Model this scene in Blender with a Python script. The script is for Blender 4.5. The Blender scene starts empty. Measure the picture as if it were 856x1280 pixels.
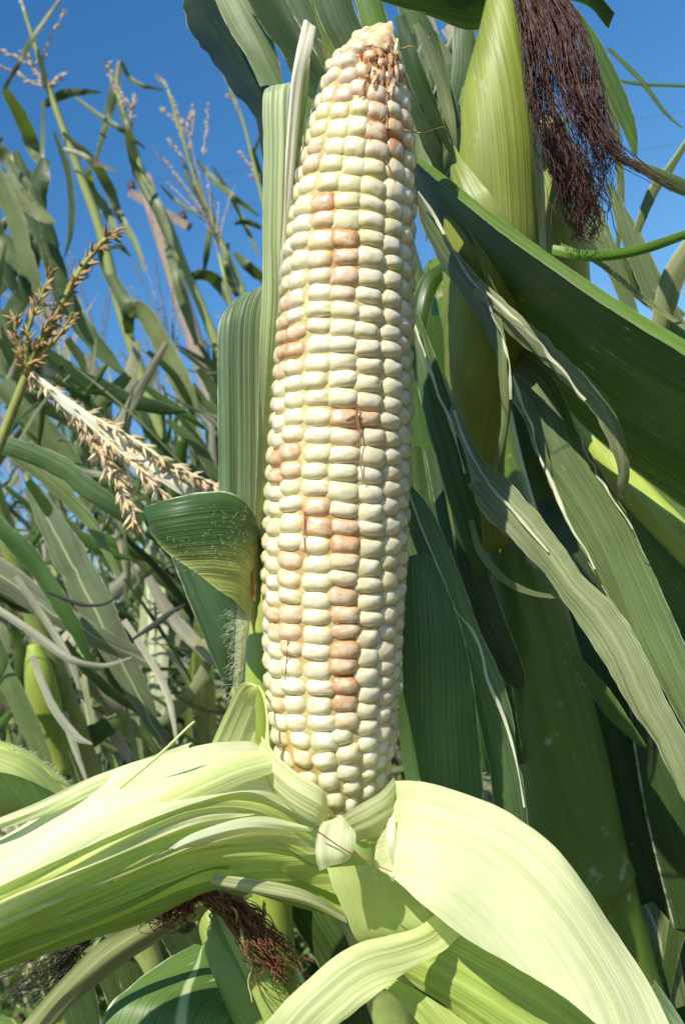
import bpy, bmesh, math, random
from mathutils import Vector, Matrix, Euler, noise
rnd = random.Random(11)
C = bpy.context.scene.collection
SC = bpy.context.scene
R = math.radians

# ------------------------------------------------------------------ camera
PW, PH = 856.0, 1280.0
FOV = R(55)
F = PH / 2 / math.tan(FOV / 2)            # focal length in photo pixels
CAM_Z, PITCH, ROLL = 1.15, R(8), R(-18)
cam_d = bpy.data.cameras.new('camera')
cam = bpy.data.objects.new('camera', cam_d)
C.objects.link(cam)
CM = Matrix.Translation((0, 0, CAM_Z)) @ Matrix.Rotation(math.pi / 2 + PITCH, 4, 'X') @ Matrix.Rotation(ROLL, 4, 'Z')
cam.matrix_world = CM
cam_d.sensor_fit = 'VERTICAL'
cam_d.sensor_height = 24
cam_d.lens = 12 / math.tan(FOV / 2)
cam_d.clip_start, cam_d.clip_end = 0.01, 3000
cam_d.dof.use_dof = True
cam_d.dof.focus_distance = 0.268
cam_d.dof.aperture_fstop = 21
SC.camera = cam
CAMP = CM.translation.copy()

# ------------------------------------------------------------------ light
sun_cam = Vector((-0.43, 0.74, 0.53)).normalized()      # towards the sun, seen from the camera
sun_w = (CM.to_3x3() @ sun_cam).normalized()
elev = math.asin(sun_w.z)
azim = math.atan2(sun_w.x, sun_w.y)
world = bpy.data.worlds.new('World')
SC.world = world
world.use_nodes = True
wn = world.node_tree
sky = wn.nodes.new('ShaderNodeTexSky')
sky.sky_type = 'NISHITA'
sky.sun_disc = False
sky.sun_elevation = elev
sky.sun_rotation = azim
sky.air_density = 1.3
sky.dust_density = 0.0
sky.ozone_density = 5.5
bg = wn.nodes['Background']
hs = wn.nodes.new('ShaderNodeHueSaturation')
hs.inputs['Saturation'].default_value = 1.24
wn.links.new(sky.outputs[0], hs.inputs['Color'])
wn.links.new(hs.outputs[0], bg.inputs[0])
bg.inputs[1].default_value = 0.105
sd = bpy.data.lights.new('sun', 'SUN')
sd.energy = 5.0
sd.angle = R(0.53)
sd.color = (1.0, 0.95, 0.83)
sun = bpy.data.objects.new('sun', sd)
C.objects.link(sun)
sun.rotation_euler = sun_w.to_track_quat('Z', 'Y').to_euler()
sun.location = (0, 0, 10)
SC.view_settings.view_transform = 'Standard'
SC.view_settings.look = 'None'
SC.view_settings.exposure = 0.46
SC.view_settings.gamma = 1.0


def P(px, py, d):
    """point seen at photo pixel (px,py), d metres in front of the lens"""
    return CM @ Vector(((px - PW / 2) * d / F, (PH / 2 - py) * d / F, -d))


# ------------------------------------------------------------------ materials
def mat_new(name):
    m = bpy.data.materials.new(name)
    m.use_nodes = True
    nt = m.node_tree
    for n in list(nt.nodes):
        nt.nodes.remove(n)
    return m, nt


class NB:
    def __init__(s, nt):
        s.nt = nt

    def n(s, t, **k):
        nd = s.nt.nodes.new(t)
        for a, b in k.items():
            setattr(nd, a, b)
        return nd

    def set(s, sock, v):
        if v is None:
            return
        if isinstance(v, bpy.types.NodeSocket):
            s.nt.links.new(v, sock)
        else:
            sock.default_value = v

    def math(s, op, a, b=None, c=None, clamp=False):
        nd = s.n('ShaderNodeMath', operation=op, use_clamp=clamp)
        s.set(nd.inputs[0], a)
        s.set(nd.inputs[1], b)
        s.set(nd.inputs[2], c)
        return nd.outputs[0]

    def mix(s, f, a, b, mode='MIX'):
        nd = s.n('ShaderNodeMix', data_type='RGBA', blend_type=mode)
        s.set(nd.inputs[0], f)
        s.set(nd.inputs[6], a)
        s.set(nd.inputs[7], b)
        return nd.outputs[2]

    def ramp(s, v, lo, hi, a=0.0, b=1.0):
        nd = s.n('ShaderNodeMapRange')
        nd.clamp = True
        s.set(nd.inputs[0], v)
        for i, x in enumerate((lo, hi, a, b)):
            s.set(nd.inputs[i + 1], x)
        return nd.outputs[0]

    def comb(s, x, y, z=0.0):
        nd = s.n('ShaderNodeCombineXYZ')
        for i, v in enumerate((x, y, z)):
            s.set(nd.inputs[i], v)
        return nd.outputs[0]

    def noise(s, vec, scale, detail=3.0, rough=0.55):
        nd = s.n('ShaderNodeTexNoise')
        s.set(nd.inputs['Vector'], vec)
        nd.inputs['Scale'].default_value = scale
        nd.inputs['Detail'].default_value = detail
        nd.inputs['Roughness'].default_value = rough
        return nd.outputs[0]


def leaf_mat(name, transl=0.22, rough=0.42, vein=1500.0, contrast=0.28, speck=0.5, edge=True, tcol=(1.5, 1.9, 0.5), green=None,
             bump=0.35, spec=0.38, rib=(0.42, 0.47, 0.25), patch=0.0):
    """blade with lengthwise veins; colour from the object's colour, midrib from its alpha"""
    m, nt = mat_new(name)
    b = NB(nt)
    oi = b.n('ShaderNodeObjectInfo')
    uv = b.n('ShaderNodeUVMap', uv_map='uv')
    ph = b.n('ShaderNodeUVMap', uv_map='phys')
    s1 = b.n('ShaderNodeSeparateXYZ')
    nt.links.new(uv.outputs[0], s1.inputs[0])
    s2 = b.n('ShaderNodeSeparateXYZ')
    nt.links.new(ph.outputs[0], s2.inputs[0])
    u, v = s1.outputs[0], s1.outputs[1]
    x = s2.outputs[0]
    rz = b.math('MULTIPLY', oi.outputs['Random'], 37.0)
    vv = b.comb(b.math('MULTIPLY', x, vein), b.math('MULTIPLY', v, 9.0), rz)
    nv = b.noise(vv, 1.0, 2.0)
    vv2 = b.comb(b.math('MULTIPLY', x, vein * 0.3), b.math('MULTIPLY', v, 5.0), rz)
    nv2 = b.noise(vv2, 1.0, 2.0)
    fl = b.comb(b.math('MULTIPLY', x, 60.0), b.math('MULTIPLY', v, 25.0), rz)
    nf = b.noise(fl, 1.0, 4.0)
    k = b.math('ADD', b.ramp(nv, 0.3, 0.7, 1 - contrast, 1 + contrast), b.ramp(nv2, 0.3, 0.7, -contrast * .3, contrast * .3))
    k = b.math('MULTIPLY', k, b.ramp(nf, 0.3, 0.7, 0.8, 1.2))
    sc = b.n('ShaderNodeVectorMath', operation='SCALE')
    nt.links.new(oi.outputs['Color'], sc.inputs[0])
    nt.links.new(k, sc.inputs['Scale'])
    col = sc.outputs[0]
    if green is not None:
        col = b.mix(b.ramp(nv2, 0.48, 0.70, 0.0, 0.32), col, (*green, 1))
    # pale midrib
    du = b.math('ABSOLUTE', b.math('SUBTRACT', u, 0.5))
    mr = b.math('MULTIPLY', b.ramp(du, 0.02, 0.045, 1.0, 0.0), oi.outputs['Alpha'])
    col = b.mix(mr, col, (*rib, 1))
    # dry bleached flecks and torn margins
    if speck > 0:
        sv = b.comb(b.math('MULTIPLY', x, 420.0), b.math('MULTIPLY', v, 90.0), rz)
        ns = b.noise(sv, 1.0, 3.0, 0.6)
        col = b.mix(b.ramp(ns, 0.70, 0.76, 0.0, speck), col, (0.55, 0.52, 0.38, 1))
    if patch > 0:
        np_ = b.noise(b.comb(b.math('MULTIPLY', x, 110.0), b.math('MULTIPLY', v, 45.0), rz), 1.0, 4.0, 0.62)
        col = b.mix(b.ramp(np_, 0.64, 0.70, 0.0, patch), col, (0.50, 0.44, 0.28, 1))
    if edge:
        de = b.math('SUBTRACT', 0.5, du)
        ne = b.noise(b.comb(0.0, b.math('MULTIPLY', v, 160.0), rz), 1.0, 2.0)
        col = b.mix(b.math('MULTIPLY', b.ramp(de, 0.008, 0.022, 1.0, 0.0), b.ramp(ne, 0.38, 0.6, 0.15, 0.9)), col, (0.62, 0.62, 0.44, 1))
    bs = b.n('ShaderNodeBsdfPrincipled')
    nt.links.new(col, bs.inputs['Base Color'])
    nt.links.new(b.ramp(nf, 0.3, 0.7, rough - 0.07, rough + 0.12), bs.inputs['Roughness'])
    bs.inputs['Specular IOR Level'].default_value = spec
    bp = b.n('ShaderNodeBump')
    bp.inputs['Strength'].default_value = bump
    bp.inputs['Distance'].default_value = 0.0006
    nt.links.new(b.math('ADD', nv, b.math('MULTIPLY', nv2, 1.5)), bp.inputs['Height'])
    nt.links.new(bp.outputs[0], bs.inputs['Normal'])
    tr = b.n('ShaderNodeBsdfTranslucent')
    nt.links.new(b.mix(1.0, col, (*tcol, 1), 'MULTIPLY'), tr.inputs[0])
    nt.links.new(bp.outputs[0], tr.inputs['Normal'])
    mx = b.n('ShaderNodeMixShader')
    mx.inputs[0].default_value = transl
    nt.links.new(bs.outputs[0], mx.inputs[1])
    nt.links.new(tr.outputs[0], mx.inputs[2])
    out = b.n('ShaderNodeOutputMaterial')
    nt.links.new(mx.outputs[0], out.inputs[0])
    return m


def solid_mat(name, rough=0.5, spec=0.4, sss=0.0, nscale=(300, 300, 30), contrast=0.25, bump=0.3, patch=None):
    """stalks, silk, poles: object colour with fibrous noise in object space"""
    m, nt = mat_new(name)
    b = NB(nt)
    oi = b.n('ShaderNodeObjectInfo')
    tc = b.n('ShaderNodeTexCoord')
    mp = b.n('ShaderNodeMapping')
    nt.links.new(tc.outputs['Object'], mp.inputs[0])
    mp.inputs['Scale'].default_value = nscale
    nv = b.noise(mp.outputs[0], 1.0, 4.0)
    sc = b.n('ShaderNodeVectorMath', operation='SCALE')
    nt.links.new(oi.outputs['Color'], sc.inputs[0])
    nt.links.new(b.ramp(nv, 0.3, 0.7, 1 - contrast, 1 + contrast), sc.inputs['Scale'])
    col = sc.outputs[0]
    if patch:
        n2 = b.noise(tc.outputs['Object'], 70.0, 3.0)
        col = b.mix(b.ramp(n2, 0.64, 0.70, 0.0, 0.8), col, (*patch, 1))
    bs = b.n('ShaderNodeBsdfPrincipled')
    nt.links.new(col, bs.inputs['Base Color'])
    bs.inputs['Roughness'].default_value = rough
    bs.inputs['Specular IOR Level'].default_value = spec
    if sss:
        bs.inputs['Subsurface Weight'].default_value = sss
        bs.inputs['Subsurface Radius'].default_value = (1, .8, .35)
        bs.inputs['Subsurface Scale'].default_value = 0.002
    bp = b.n('ShaderNodeBump')
    bp.inputs['Strength'].default_value = bump
    bp.inputs['Distance'].default_value = 0.0006
    nt.links.new(nv, bp.inputs['Height'])
    nt.links.new(bp.outputs[0], bs.inputs['Normal'])
    out = b.n('ShaderNodeOutputMaterial')
    nt.links.new(bs.outputs[0], out.inputs[0])
    return m


def kernel_mat():
    m, nt = mat_new('kernel_skin')
    b = NB(nt)
    oi = b.n('ShaderNodeObjectInfo')
    tc = b.n('ShaderNodeTexCoord')
    sp = b.n('ShaderNodeSeparateXYZ')
    nt.links.new(tc.outputs['Object'], sp.inputs[0])
    rz = b.math('MULTIPLY', oi.outputs['Random'], 53.0)
    off = b.n('ShaderNodeVectorMath', operation='ADD')
    nt.links.new(tc.outputs['Object'], off.inputs[0])
    nt.links.new(b.comb(rz, rz, rz), off.inputs[1])
    n1 = b.noise(off.outputs[0], 3.2, 4.0)
    n2 = b.noise(off.outputs[0], 1.6, 2.0)
    # floury white core under clear skin, plus painted crown highlight; yellower towards the sides
    r2 = b.math('ADD', b.math('POWER', sp.outputs[0], 2.0), b.math('POWER', sp.outputs[1], 2.0))
    rc = b.math('ADD', b.math('POWER', sp.outputs[0], 2.0), b.math('MULTIPLY', b.math('POWER', b.math('SUBTRACT', sp.outputs[1], 0.1), 2.0), 1.4))
    so = b.n('ShaderNodeSeparateXYZ')
    nt.links.new(off.outputs[0], so.inputs[0])
    stk = b.noise(b.comb(b.math('MULTIPLY', so.outputs[0], 15.0), b.math('MULTIPLY', so.outputs[1], 2.5), rz), 1.0, 2.0)
    core = b.math('MULTIPLY', b.math('MULTIPLY', b.ramp(rc, 0.02, 0.17, 1.0, 0.0), b.ramp(n2, 0.35, 0.62, 0.3, 1.0)), b.ramp(stk, 0.3, 0.6, 0.6, 1.0))
    col = b.mix(b.math('MULTIPLY', core, 1.0), oi.outputs['Color'], (0.84, 0.775, 0.63, 1))
    geo = b.n('ShaderNodeNewGeometry')
    npos = b.noise(geo.outputs['Position'], 330.0, 3.0)
    edge = b.math('ADD', b.math('MULTIPLY', b.math('ADD', n1, b.math('MULTIPLY', npos, 2.0)), .3333), b.math('MULTIPLY', r2, 1.2))
    st = b.math('MULTIPLY', oi.outputs['Alpha'], b.ramp(edge, 0.40, 0.60, 0.3, 1.0))
    stc = b.mix(b.ramp(edge, 0.46, 0.78), (0.66, 0.42, 0.24, 1), (0.48, 0.19, 0.045, 1))
    col = b.mix(st, col, stc)
    # dried silk scar, a small tan dot near the crown
    sx = b.math('POWER', sp.outputs[0], 2.0)
    sy = b.math('POWER', b.math('SUBTRACT', sp.outputs[1], 0.06), 2.0)
    dot = b.ramp(b.math('ADD', sx, sy), 0.0008, 0.005, 0.35, 0.0)
    dot = b.math('MULTIPLY', dot, b.ramp(sp.outputs[2], 0.2, 0.35))
    col = b.mix(dot, col, (0.62, 0.52, 0.27, 1))
    bs = b.n('ShaderNodeBsdfPrincipled')
    nt.links.new(col, bs.inputs['Base Color'])
    nt.links.new(b.ramp(n1, 0.3, 0.7, 0.3, 0.42), bs.inputs['Roughness'])
    bs.inputs['Specular IOR Level'].default_value = 0.5
    bs.inputs['Coat Weight'].default_value = 1.0
    bs.inputs['Coat Roughness'].default_value = 0.24
    bs.inputs['Subsurface Weight'].default_value = 0.6
    bs.inputs['Subsurface Radius'].default_value = (1.0, 0.8, 0.4)
    bs.inputs['Subsurface Scale'].default_value = 0.0014
    bp = b.n('ShaderNodeBump')
    bp.inputs['Strength'].default_value = 0.25
    bp.inputs['Distance'].default_value = 0.0008
    nt.links.new(b.math('ADD', n1, b.math('MULTIPLY', stk, .35)), bp.inputs['Height'])
    nt.links.new(bp.outputs[0], bs.inputs['Normal'])
    nt.links.new(bp.outputs[0], bs.inputs['Coat Normal'])
    out = b.n('ShaderNodeOutputMaterial')
    nt.links.new(bs.outputs[0], out.inputs[0])
    return m


M_LEAF = leaf_mat('corn_leaf')
M_SPOTLEAF = leaf_mat('blighted_leaf', patch=.85, speck=.8)
M_HUSK = leaf_mat('inner_husk', transl=0.45, rough=0.46, vein=1700, contrast=0.07, green=(.56, .64, .20), speck=0.0, edge=False,
                  tcol=(1.0, 1.1, 0.62), bump=0.35, spec=0.35, rib=(0.8, 0.8, 0.6))
M_GHUSK = leaf_mat('green_husk', transl=0.22, rough=0.42, vein=1400, contrast=0.14, speck=0.5, edge=False,
                   tcol=(1.1, 1.3, 0.5), bump=0.4, patch=0.55)
M_DRY = leaf_mat('dry_leaf', transl=0.2, rough=0.6, vein=900, contrast=0.3, speck=0.3, edge=False, tcol=(1.1, 1.0, .7), bump=0.5)
M_STALK = solid_mat('stalk_skin', rough=0.38, nscale=(260, 260, 14), contrast=0.16, patch=(0.4, 0.34, 0.2))
M_SILK = solid_mat('dry_silk', rough=0.45, contrast=0.4, nscale=(120, 120, 120))
M_COB = solid_mat('cob_pith', rough=0.6, sss=0.3, contrast=0.3, nscale=(500, 500, 500))
M_HAIR = solid_mat('plant_hair', rough=0.5, contrast=0.1)
M_TASSEL = solid_mat('tassel_straw', rough=0.6, contrast=0.3, nscale=(150, 150, 150))
M_WOOD = solid_mat('weathered_wood', rough=0.8, contrast=0.4, nscale=(30, 30, 2))
M_METAL = solid_mat('line_wire', rough=0.5, contrast=0.1)
M_KERN = kernel_mat()


def pith_mat():
    m = solid_mat('stained_pith', rough=.45, spec=.4, sss=.4, contrast=.25, nscale=(500, 500, 500))
    nt = m.node_tree
    b = NB(nt)
    bs = [n for n in nt.nodes if n.type == 'BSDF_PRINCIPLED'][0]
    src = bs.inputs['Base Color'].links[0].from_socket
    at = b.n('ShaderNodeAttribute', attribute_name='stain')
    nt.links.new(b.mix(at.outputs['Fac'], src, (.42, .13, .025, 1)), bs.inputs['Base Color'])
    return m


M_PITH = pith_mat()


def rib_leaf(name='ribbed_leaf', ua=.38, ub=.78, pale=(.47, .52, .27), lines=.55, vs=0.0, con=.3):
    m = leaf_mat(name, transl=.2, vein=1700, contrast=con, speck=.35, bump=.6)
    nt = m.node_tree
    b = NB(nt)
    # the strip along the midrib is pale yellow-green, the blade itself grey-green
    bs = [n for n in nt.nodes if n.type == 'BSDF_PRINCIPLED'][0]
    src = bs.inputs['Base Color'].links[0].from_socket
    uv = b.n('ShaderNodeUVMap', uv_map='uv')
    sp = b.n('ShaderNodeSeparateXYZ')
    nt.links.new(uv.outputs[0], sp.inputs[0])
    ph = b.n('ShaderNodeUVMap', uv_map='phys')
    s2 = b.n('ShaderNodeSeparateXYZ')
    nt.links.new(ph.outputs[0], s2.inputs[0])
    ln = b.noise(b.comb(b.math('MULTIPLY', s2.outputs[0], 1500.0), b.math('MULTIPLY', s2.outputs[1], 4.0)), 1.0, 1.0)
    pu = sp.outputs[0] if vs == 0 else b.math('ADD', sp.outputs[0], b.math('MULTIPLY', b.math('SUBTRACT', sp.outputs[1], .022), vs))
    f = b.math('MULTIPLY', b.ramp(pu, ua, ub), b.ramp(ln, .3, .6, .45, 1.0))
    f2 = b.math('MULTIPLY', b.ramp(ln, .56, .66, 0.0, lines), b.ramp(sp.outputs[0], 0.0, .5, .6, 1.0))
    c = b.mix(f, src, (*pale, 1))
    c = b.mix(f2, c, (.55, .60, .42, 1))
    nt.links.new(c, bs.inputs['Base Color'])
    return m


M_RIBLEAF = rib_leaf()
M_RIBLEAF2 = rib_leaf('ribbed_half_leaf', .55, 1.3, (.36, .42, .2), .4)
M_COLLAR = rib_leaf('leaf_collar', .62, .98, (.44, .47, .13), .0, 22.0, .12)

# ------------------------------------------------------------------ object helpers
def thing(name, label, cat, loc, group=None, rot=None):
    o = bpy.data.objects.new(name, None)
    o.empty_display_size = 0.02
    C.objects.link(o)
    o.location = loc
    if rot:
        o.rotation_euler = rot
    o['label'] = label
    o['category'] = cat
    if group:
        o['group'] = group
    return o


def origin(o):
    v = Vector((0, 0, 0))
    while o is not None:
        v = v + o.location
        o = o.parent
    return v


def link_mesh(name, verts, faces, mat, parent=None, col=(1, 1, 1, 1), uv=None, phys=None, smooth=True, world=True, label=None, kind=None):
    me = bpy.data.meshes.new(name)
    if world and parent is not None:
        og = origin(parent)
        verts = [Vector(v) - og for v in verts]
    me.from_pydata([tuple(v) for v in verts], [], faces)
    if uv is not None:
        li = [0] * len(me.loops)
        me.loops.foreach_get('vertex_index', li)
        for nm, dat in (('uv', uv), ('phys', phys)):
            lay = me.uv_layers.new(name=nm)
            flat = []
            for i in li:
                flat.extend(dat[i])
            lay.data.foreach_set('uv', flat)
    me.materials.append(mat)
    if smooth:
        me.polygons.foreach_set('use_smooth', [True] * len(me.polygons))
    me.update()
    o = bpy.data.objects.new(name, me)
    C.objects.link(o)
    o.parent = parent
    o.color = col if len(col) == 4 else (*col, 1)
    if label:
        o['label'] = label
    if kind:
        o['kind'] = kind
    return o


def cr(a, b, c, d, t):
    return 0.5 * ((2 * b) + (-a + c) * t + (2 * a - 5 * b + 4 * c - d) * t * t + (-a + 3 * b - 3 * c + d) * t ** 3)


def smooth_rows(st, n):
    """Catmull-Rom through rows of numbers; n samples"""
    out = []
    k = len(st)
    for i in range(n):
        t = i / (n - 1) * (k - 1)
        j = min(int(t), k - 2)
        f = t - j
        p0 = st[j - 1] if j > 0 else [2 * a - b for a, b in zip(st[0], st[1])]
        p3 = st[j + 2] if j + 2 < k else [2 * a - b for a, b in zip(st[-1], st[-2])]
        out.append([cr(a, b, c, d, f) for a, b, c, d in zip(p0, st[j], st[j + 1], p3)])
    return out


def arch(u):
    return 4 * u * (1 - u)


def vee(u):
    return 1 - abs(2 * u - 1)


def prof_pts(pts):
    def f(u):
        for (a, x), (b, y) in zip(pts, pts[1:]):
            if u <= b:
                t = (u - a) / (b - a) if b > a else 0
                t = t * t * (3 - 2 * t)
                return x + (y - x) * t
        return pts[-1][1]
    return f


SEED = [0]


def ribbon(name, st, mat, parent, col, n=44, m=10, prof=arch, rag=0.0, ruffle=0.0, mid=0.0, label=None, notch=0.0, ribs=0.0, endrag=0.0):
    """blade lofted between two edges. rows: xl,yl,dl, xr,yr,dr, bulge(px)"""
    SEED[0] += 1
    if mat is M_LEAF and col[2] > .4 * col[1]:
        col = (col[0] * 1.03, col[1], col[2] * .8)
    sd = SEED[0] * 7.31
    S = smooth_rows([list(r) for r in st], n)
    Ls = [P(*r[0:3]) for r in S]
    Rs = [P(*r[3:6]) for r in S]
    cs = [(a + b) / 2 for a, b in zip(Ls, Rs)]
    verts, uv, phys = [], [], []
    ln = 0.0
    for i in range(n):
        if i:
            ln += (cs[i] - cs[i - 1]).length
        T = cs[min(i + 1, n - 1)] - cs[max(i - 1, 0)]
        Wv = Rs[i] - Ls[i]
        N = T.cross(Wv)
        if N.length < 1e-9:
            N = CAMP - cs[i]
        N.normalize()
        if N.dot(CAMP - cs[i]) < 0:
            N = -N
        d = (S[i][2] + S[i][5]) / 2
        wid = Wv.length
        a0 = rag * (noise.noise((ln * 60, sd, 0)) + 0.6 * noise.noise((ln * 240, sd, 3)))
        a1 = rag * (noise.noise((ln * 60, sd, 9)) + 0.6 * noise.noise((ln * 240, sd, 13)))
        if notch:
            q = noise.noise((ln * 45, sd, 21))
            if q > 0.25:
                a1 -= notch * (q - 0.25) * 3
            q = noise.noise((ln * 45, sd, 31))
            if q > 0.25:
                a0 += notch * (q - 0.25) * 3
        for j in range(m + 1):
            u = j / m
            uu = a0 + (1 + a1 - a0) * u
            off = prof(u) * S[i][6] * d / F
            if ribs:
                off += ribs * d / F * (noise.noise((u * wid * 420, ln * 7, sd + 70)) + .6 * noise.noise((u * wid * 900, ln * 9, sd + 80)))
            if ruffle:
                off += ruffle * d / F * (noise.noise((ln * 28, u * 2.2, sd + 40)) + (abs(2 * u - 1) ** 2) * noise.noise((ln * 70, u * 3, sd + 50)))
            q = Ls[i] + Wv * uu + N * off
            if endrag and i < 6:
                q = q + T.normalized() * (endrag * d / F * (1 - i / 6) * (noise.noise((u * 7, sd, 1)) + .7 * noise.noise((u * 19, sd, 5))))
            verts.append(q)
            uv.append((u, ln))
            phys.append((u * wid, ln))
    faces = []
    for i in range(n - 1):
        for j in range(m):
            a = i * (m + 1) + j
            faces.append((a, a + 1, a + m + 2, a + m + 1))
    return link_mesh(name, verts, faces, mat, parent, (*col[:3], mid), uv, phys, label=label)


def blade(name, pts, mat, parent, col, **k):
    """centre line rows px,py,d,width(px),tilt: edges square to the line; tilt -1..1 turns one edge away"""
    st = []
    b = k.pop('b', 0.0)
    for i, q in enumerate(pts):
        px, py, d, w = q[:4]
        tl = q[4] if len(q) > 4 else 0.0
        p0, p1 = pts[max(i - 1, 0)], pts[min(i + 1, len(pts) - 1)]
        dx, dy = p1[0] - p0[0], p1[1] - p0[1]
        l = math.hypot(dx, dy) or 1
        nx, ny = -dy / l, dx / l
        dd = tl * w * d / F
        st.append((px + nx * w / 2, py + ny * w / 2, d + dd / 2, px - nx * w / 2, py - ny * w / 2, d - dd / 2, b * w))
    return ribbon(name, st, mat, parent, col, **k)


def tube_geo(pts, sides=12, cap=True):
    """pts: list of (Vector, radius). returns verts, faces, uv, phys"""
    n = len(pts)
    verts, faces, uv, phys = [], [], [], []
    T0 = (pts[1][0] - pts[0][0]).normalized()
    ref = Vector((1, 0, 0)) if abs(T0.x) < 0.8 else Vector((0, 1, 0))
    e1 = (ref - T0 * ref.dot(T0)).normalized()
    ln = 0
    for i in range(n):
        T = (pts[min(i + 1, n - 1)][0] - pts[max(i - 1, 0)][0]).normalized()
        e1 = (e1 - T * e1.dot(T)).normalized()
        e2 = T.cross(e1)
        if i:
            ln += (pts[i][0] - pts[i - 1][0]).length
        for j in range(sides):
            a = 2 * math.pi * j / sides
            verts.append(pts[i][0] + (e1 * math.cos(a) + e2 * math.sin(a)) * pts[i][1])
            uv.append((j / sides, ln))
            phys.append((j / sides * 6.28 * pts[i][1], ln))
    for i in range(n - 1):
        for j in range(sides):
            a, b_ = i * sides + j, i * sides + (j + 1) % sides
            faces.append((a, b_, b_ + sides, a + sides))
    if cap:
        faces.append(tuple(range(sides))[::-1])
        faces.append(tuple(range((n - 1) * sides, n * sides)))
    return verts, faces, uv, phys


def tube(name, pts, mat, parent, col, n=30, sides=14, label=None, pix=True, wob=0.0):
    """rows px,py,d,width(px)"""
    S = smooth_rows([list(p) for p in pts], n)
    W = [(P(a, b, d), w * d / F / 2 * (1 + wob * noise.noise((a * .03, b * .03, 5)))) for a, b, d, w in S]
    v, f, uv, ph = tube_geo(W, sides)
    return link_mesh(name, v, f, mat, parent, (*col[:3], 0.0), uv, ph, label=label)


def strands(name, lines, mat, parent, col, kind='stuff', sides=3, label=None):
    """many fine fibres in one mesh; lines: list of (list of Vector, radius)"""
    V, Fc = [], []
    for pts, r in lines:
        n = len(pts)
        base = len(V)
        v, f, _, _ = tube_geo([(p, r * (1 - 0.4 * i / n)) for i, p in enumerate(pts)], sides, cap=False)
        V += v
        Fc += [tuple(x + base for x in q) for q in f]
    return link_mesh(name, V, Fc, mat, parent, (*col[:3], 0.0), kind=kind, label=label)


def wander(start, direction, length, n, curl, grav=0.0, seed=0.0, pull=None):
    pts = [start.copy()]
    d = direction.normalized()
    st = length / n
    for i in range(n):
        p = pts[-1]
        k = Vector((noise.noise((p.x * 90 + seed, p.y * 90, p.z * 90)), noise.noise((p.x * 90, p.y * 90 + seed + 7, p.z * 90)),
                    noise.noise((p.x * 90, p.y * 90, p.z * 90 + seed + 13))))
        d = (d + k * curl + Vector((0, 0, -grav))).normalized()
        pts.append(p + d * st)
    return pts


# ------------------------------------------------------------------ ground
def build_ground():
    m, nt = mat_new('field_soil')
    b = NB(nt)
    tc = b.n('ShaderNodeTexCoord')
    n1 = b.noise(tc.outputs['Object'], 9.0, 8.0, 0.65)
    n2 = b.noise(tc.outputs['Object'], 0.8, 3.0)
    col = b.mix(n1, (0.035, 0.024, 0.014, 1), (0.16, 0.12, 0.075, 1))
    col = b.mix(b.ramp(n2, 0.5, 0.65, 0.0, 0.5), col, (0.09, 0.085, 0.03, 1))
    bs = b.n('ShaderNodeBsdfPrincipled')
    nt.links.new(col, bs.inputs['Base Color'])
    bs.inputs['Roughness'].default_value = 0.95
    bp = b.n('ShaderNodeBump')
    bp.inputs['Distance'].default_value = 0.05
    nt.links.new(n1, bp.inputs['Height'])
    nt.links.new(bp.outputs[0], bs.inputs['Normal'])
    out = b.n('ShaderNodeOutputMaterial')
    nt.links.new(bs.outputs[0], out.inputs[0])
    V, Fc = [], []
    # fine cells near, coarse to the horizon
    xs = [-1500, -400, -120, -40, -15] + [-10 + i * 0.5 for i in range(41)] + [15, 40, 120, 400, 1500]
    ys = [-1500, -300, -60, -15] + [-5 + i * 0.5 for i in range(51)] + [30, 60, 150, 500, 2000]
    for y in ys:
        for x in xs:
            V.append((x, y, 0.05 * noise.noise((x * 0.9, y * 0.9, 0)) if abs(x) < 12 and -6 < y < 22 else 0.0))
    nx = len(xs)
    for j in range(len(ys) - 1):
        for i in range(nx - 1):
            a = j * nx + i
            Fc.append((a, a + 1, a + nx + 1, a + nx))
    g = link_mesh('ground', V, Fc, m)
    g['kind'] = 'structure'


build_ground()

# ------------------------------------------------------------------ field plants
GREY = [(0.110, 0.145, 0.055), (0.085, 0.125, 0.036), (0.165, 0.185, 0.09), (0.07, 0.115, 0.026), (0.19, 0.198, 0.11), (.05, .085, .018)]


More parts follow.
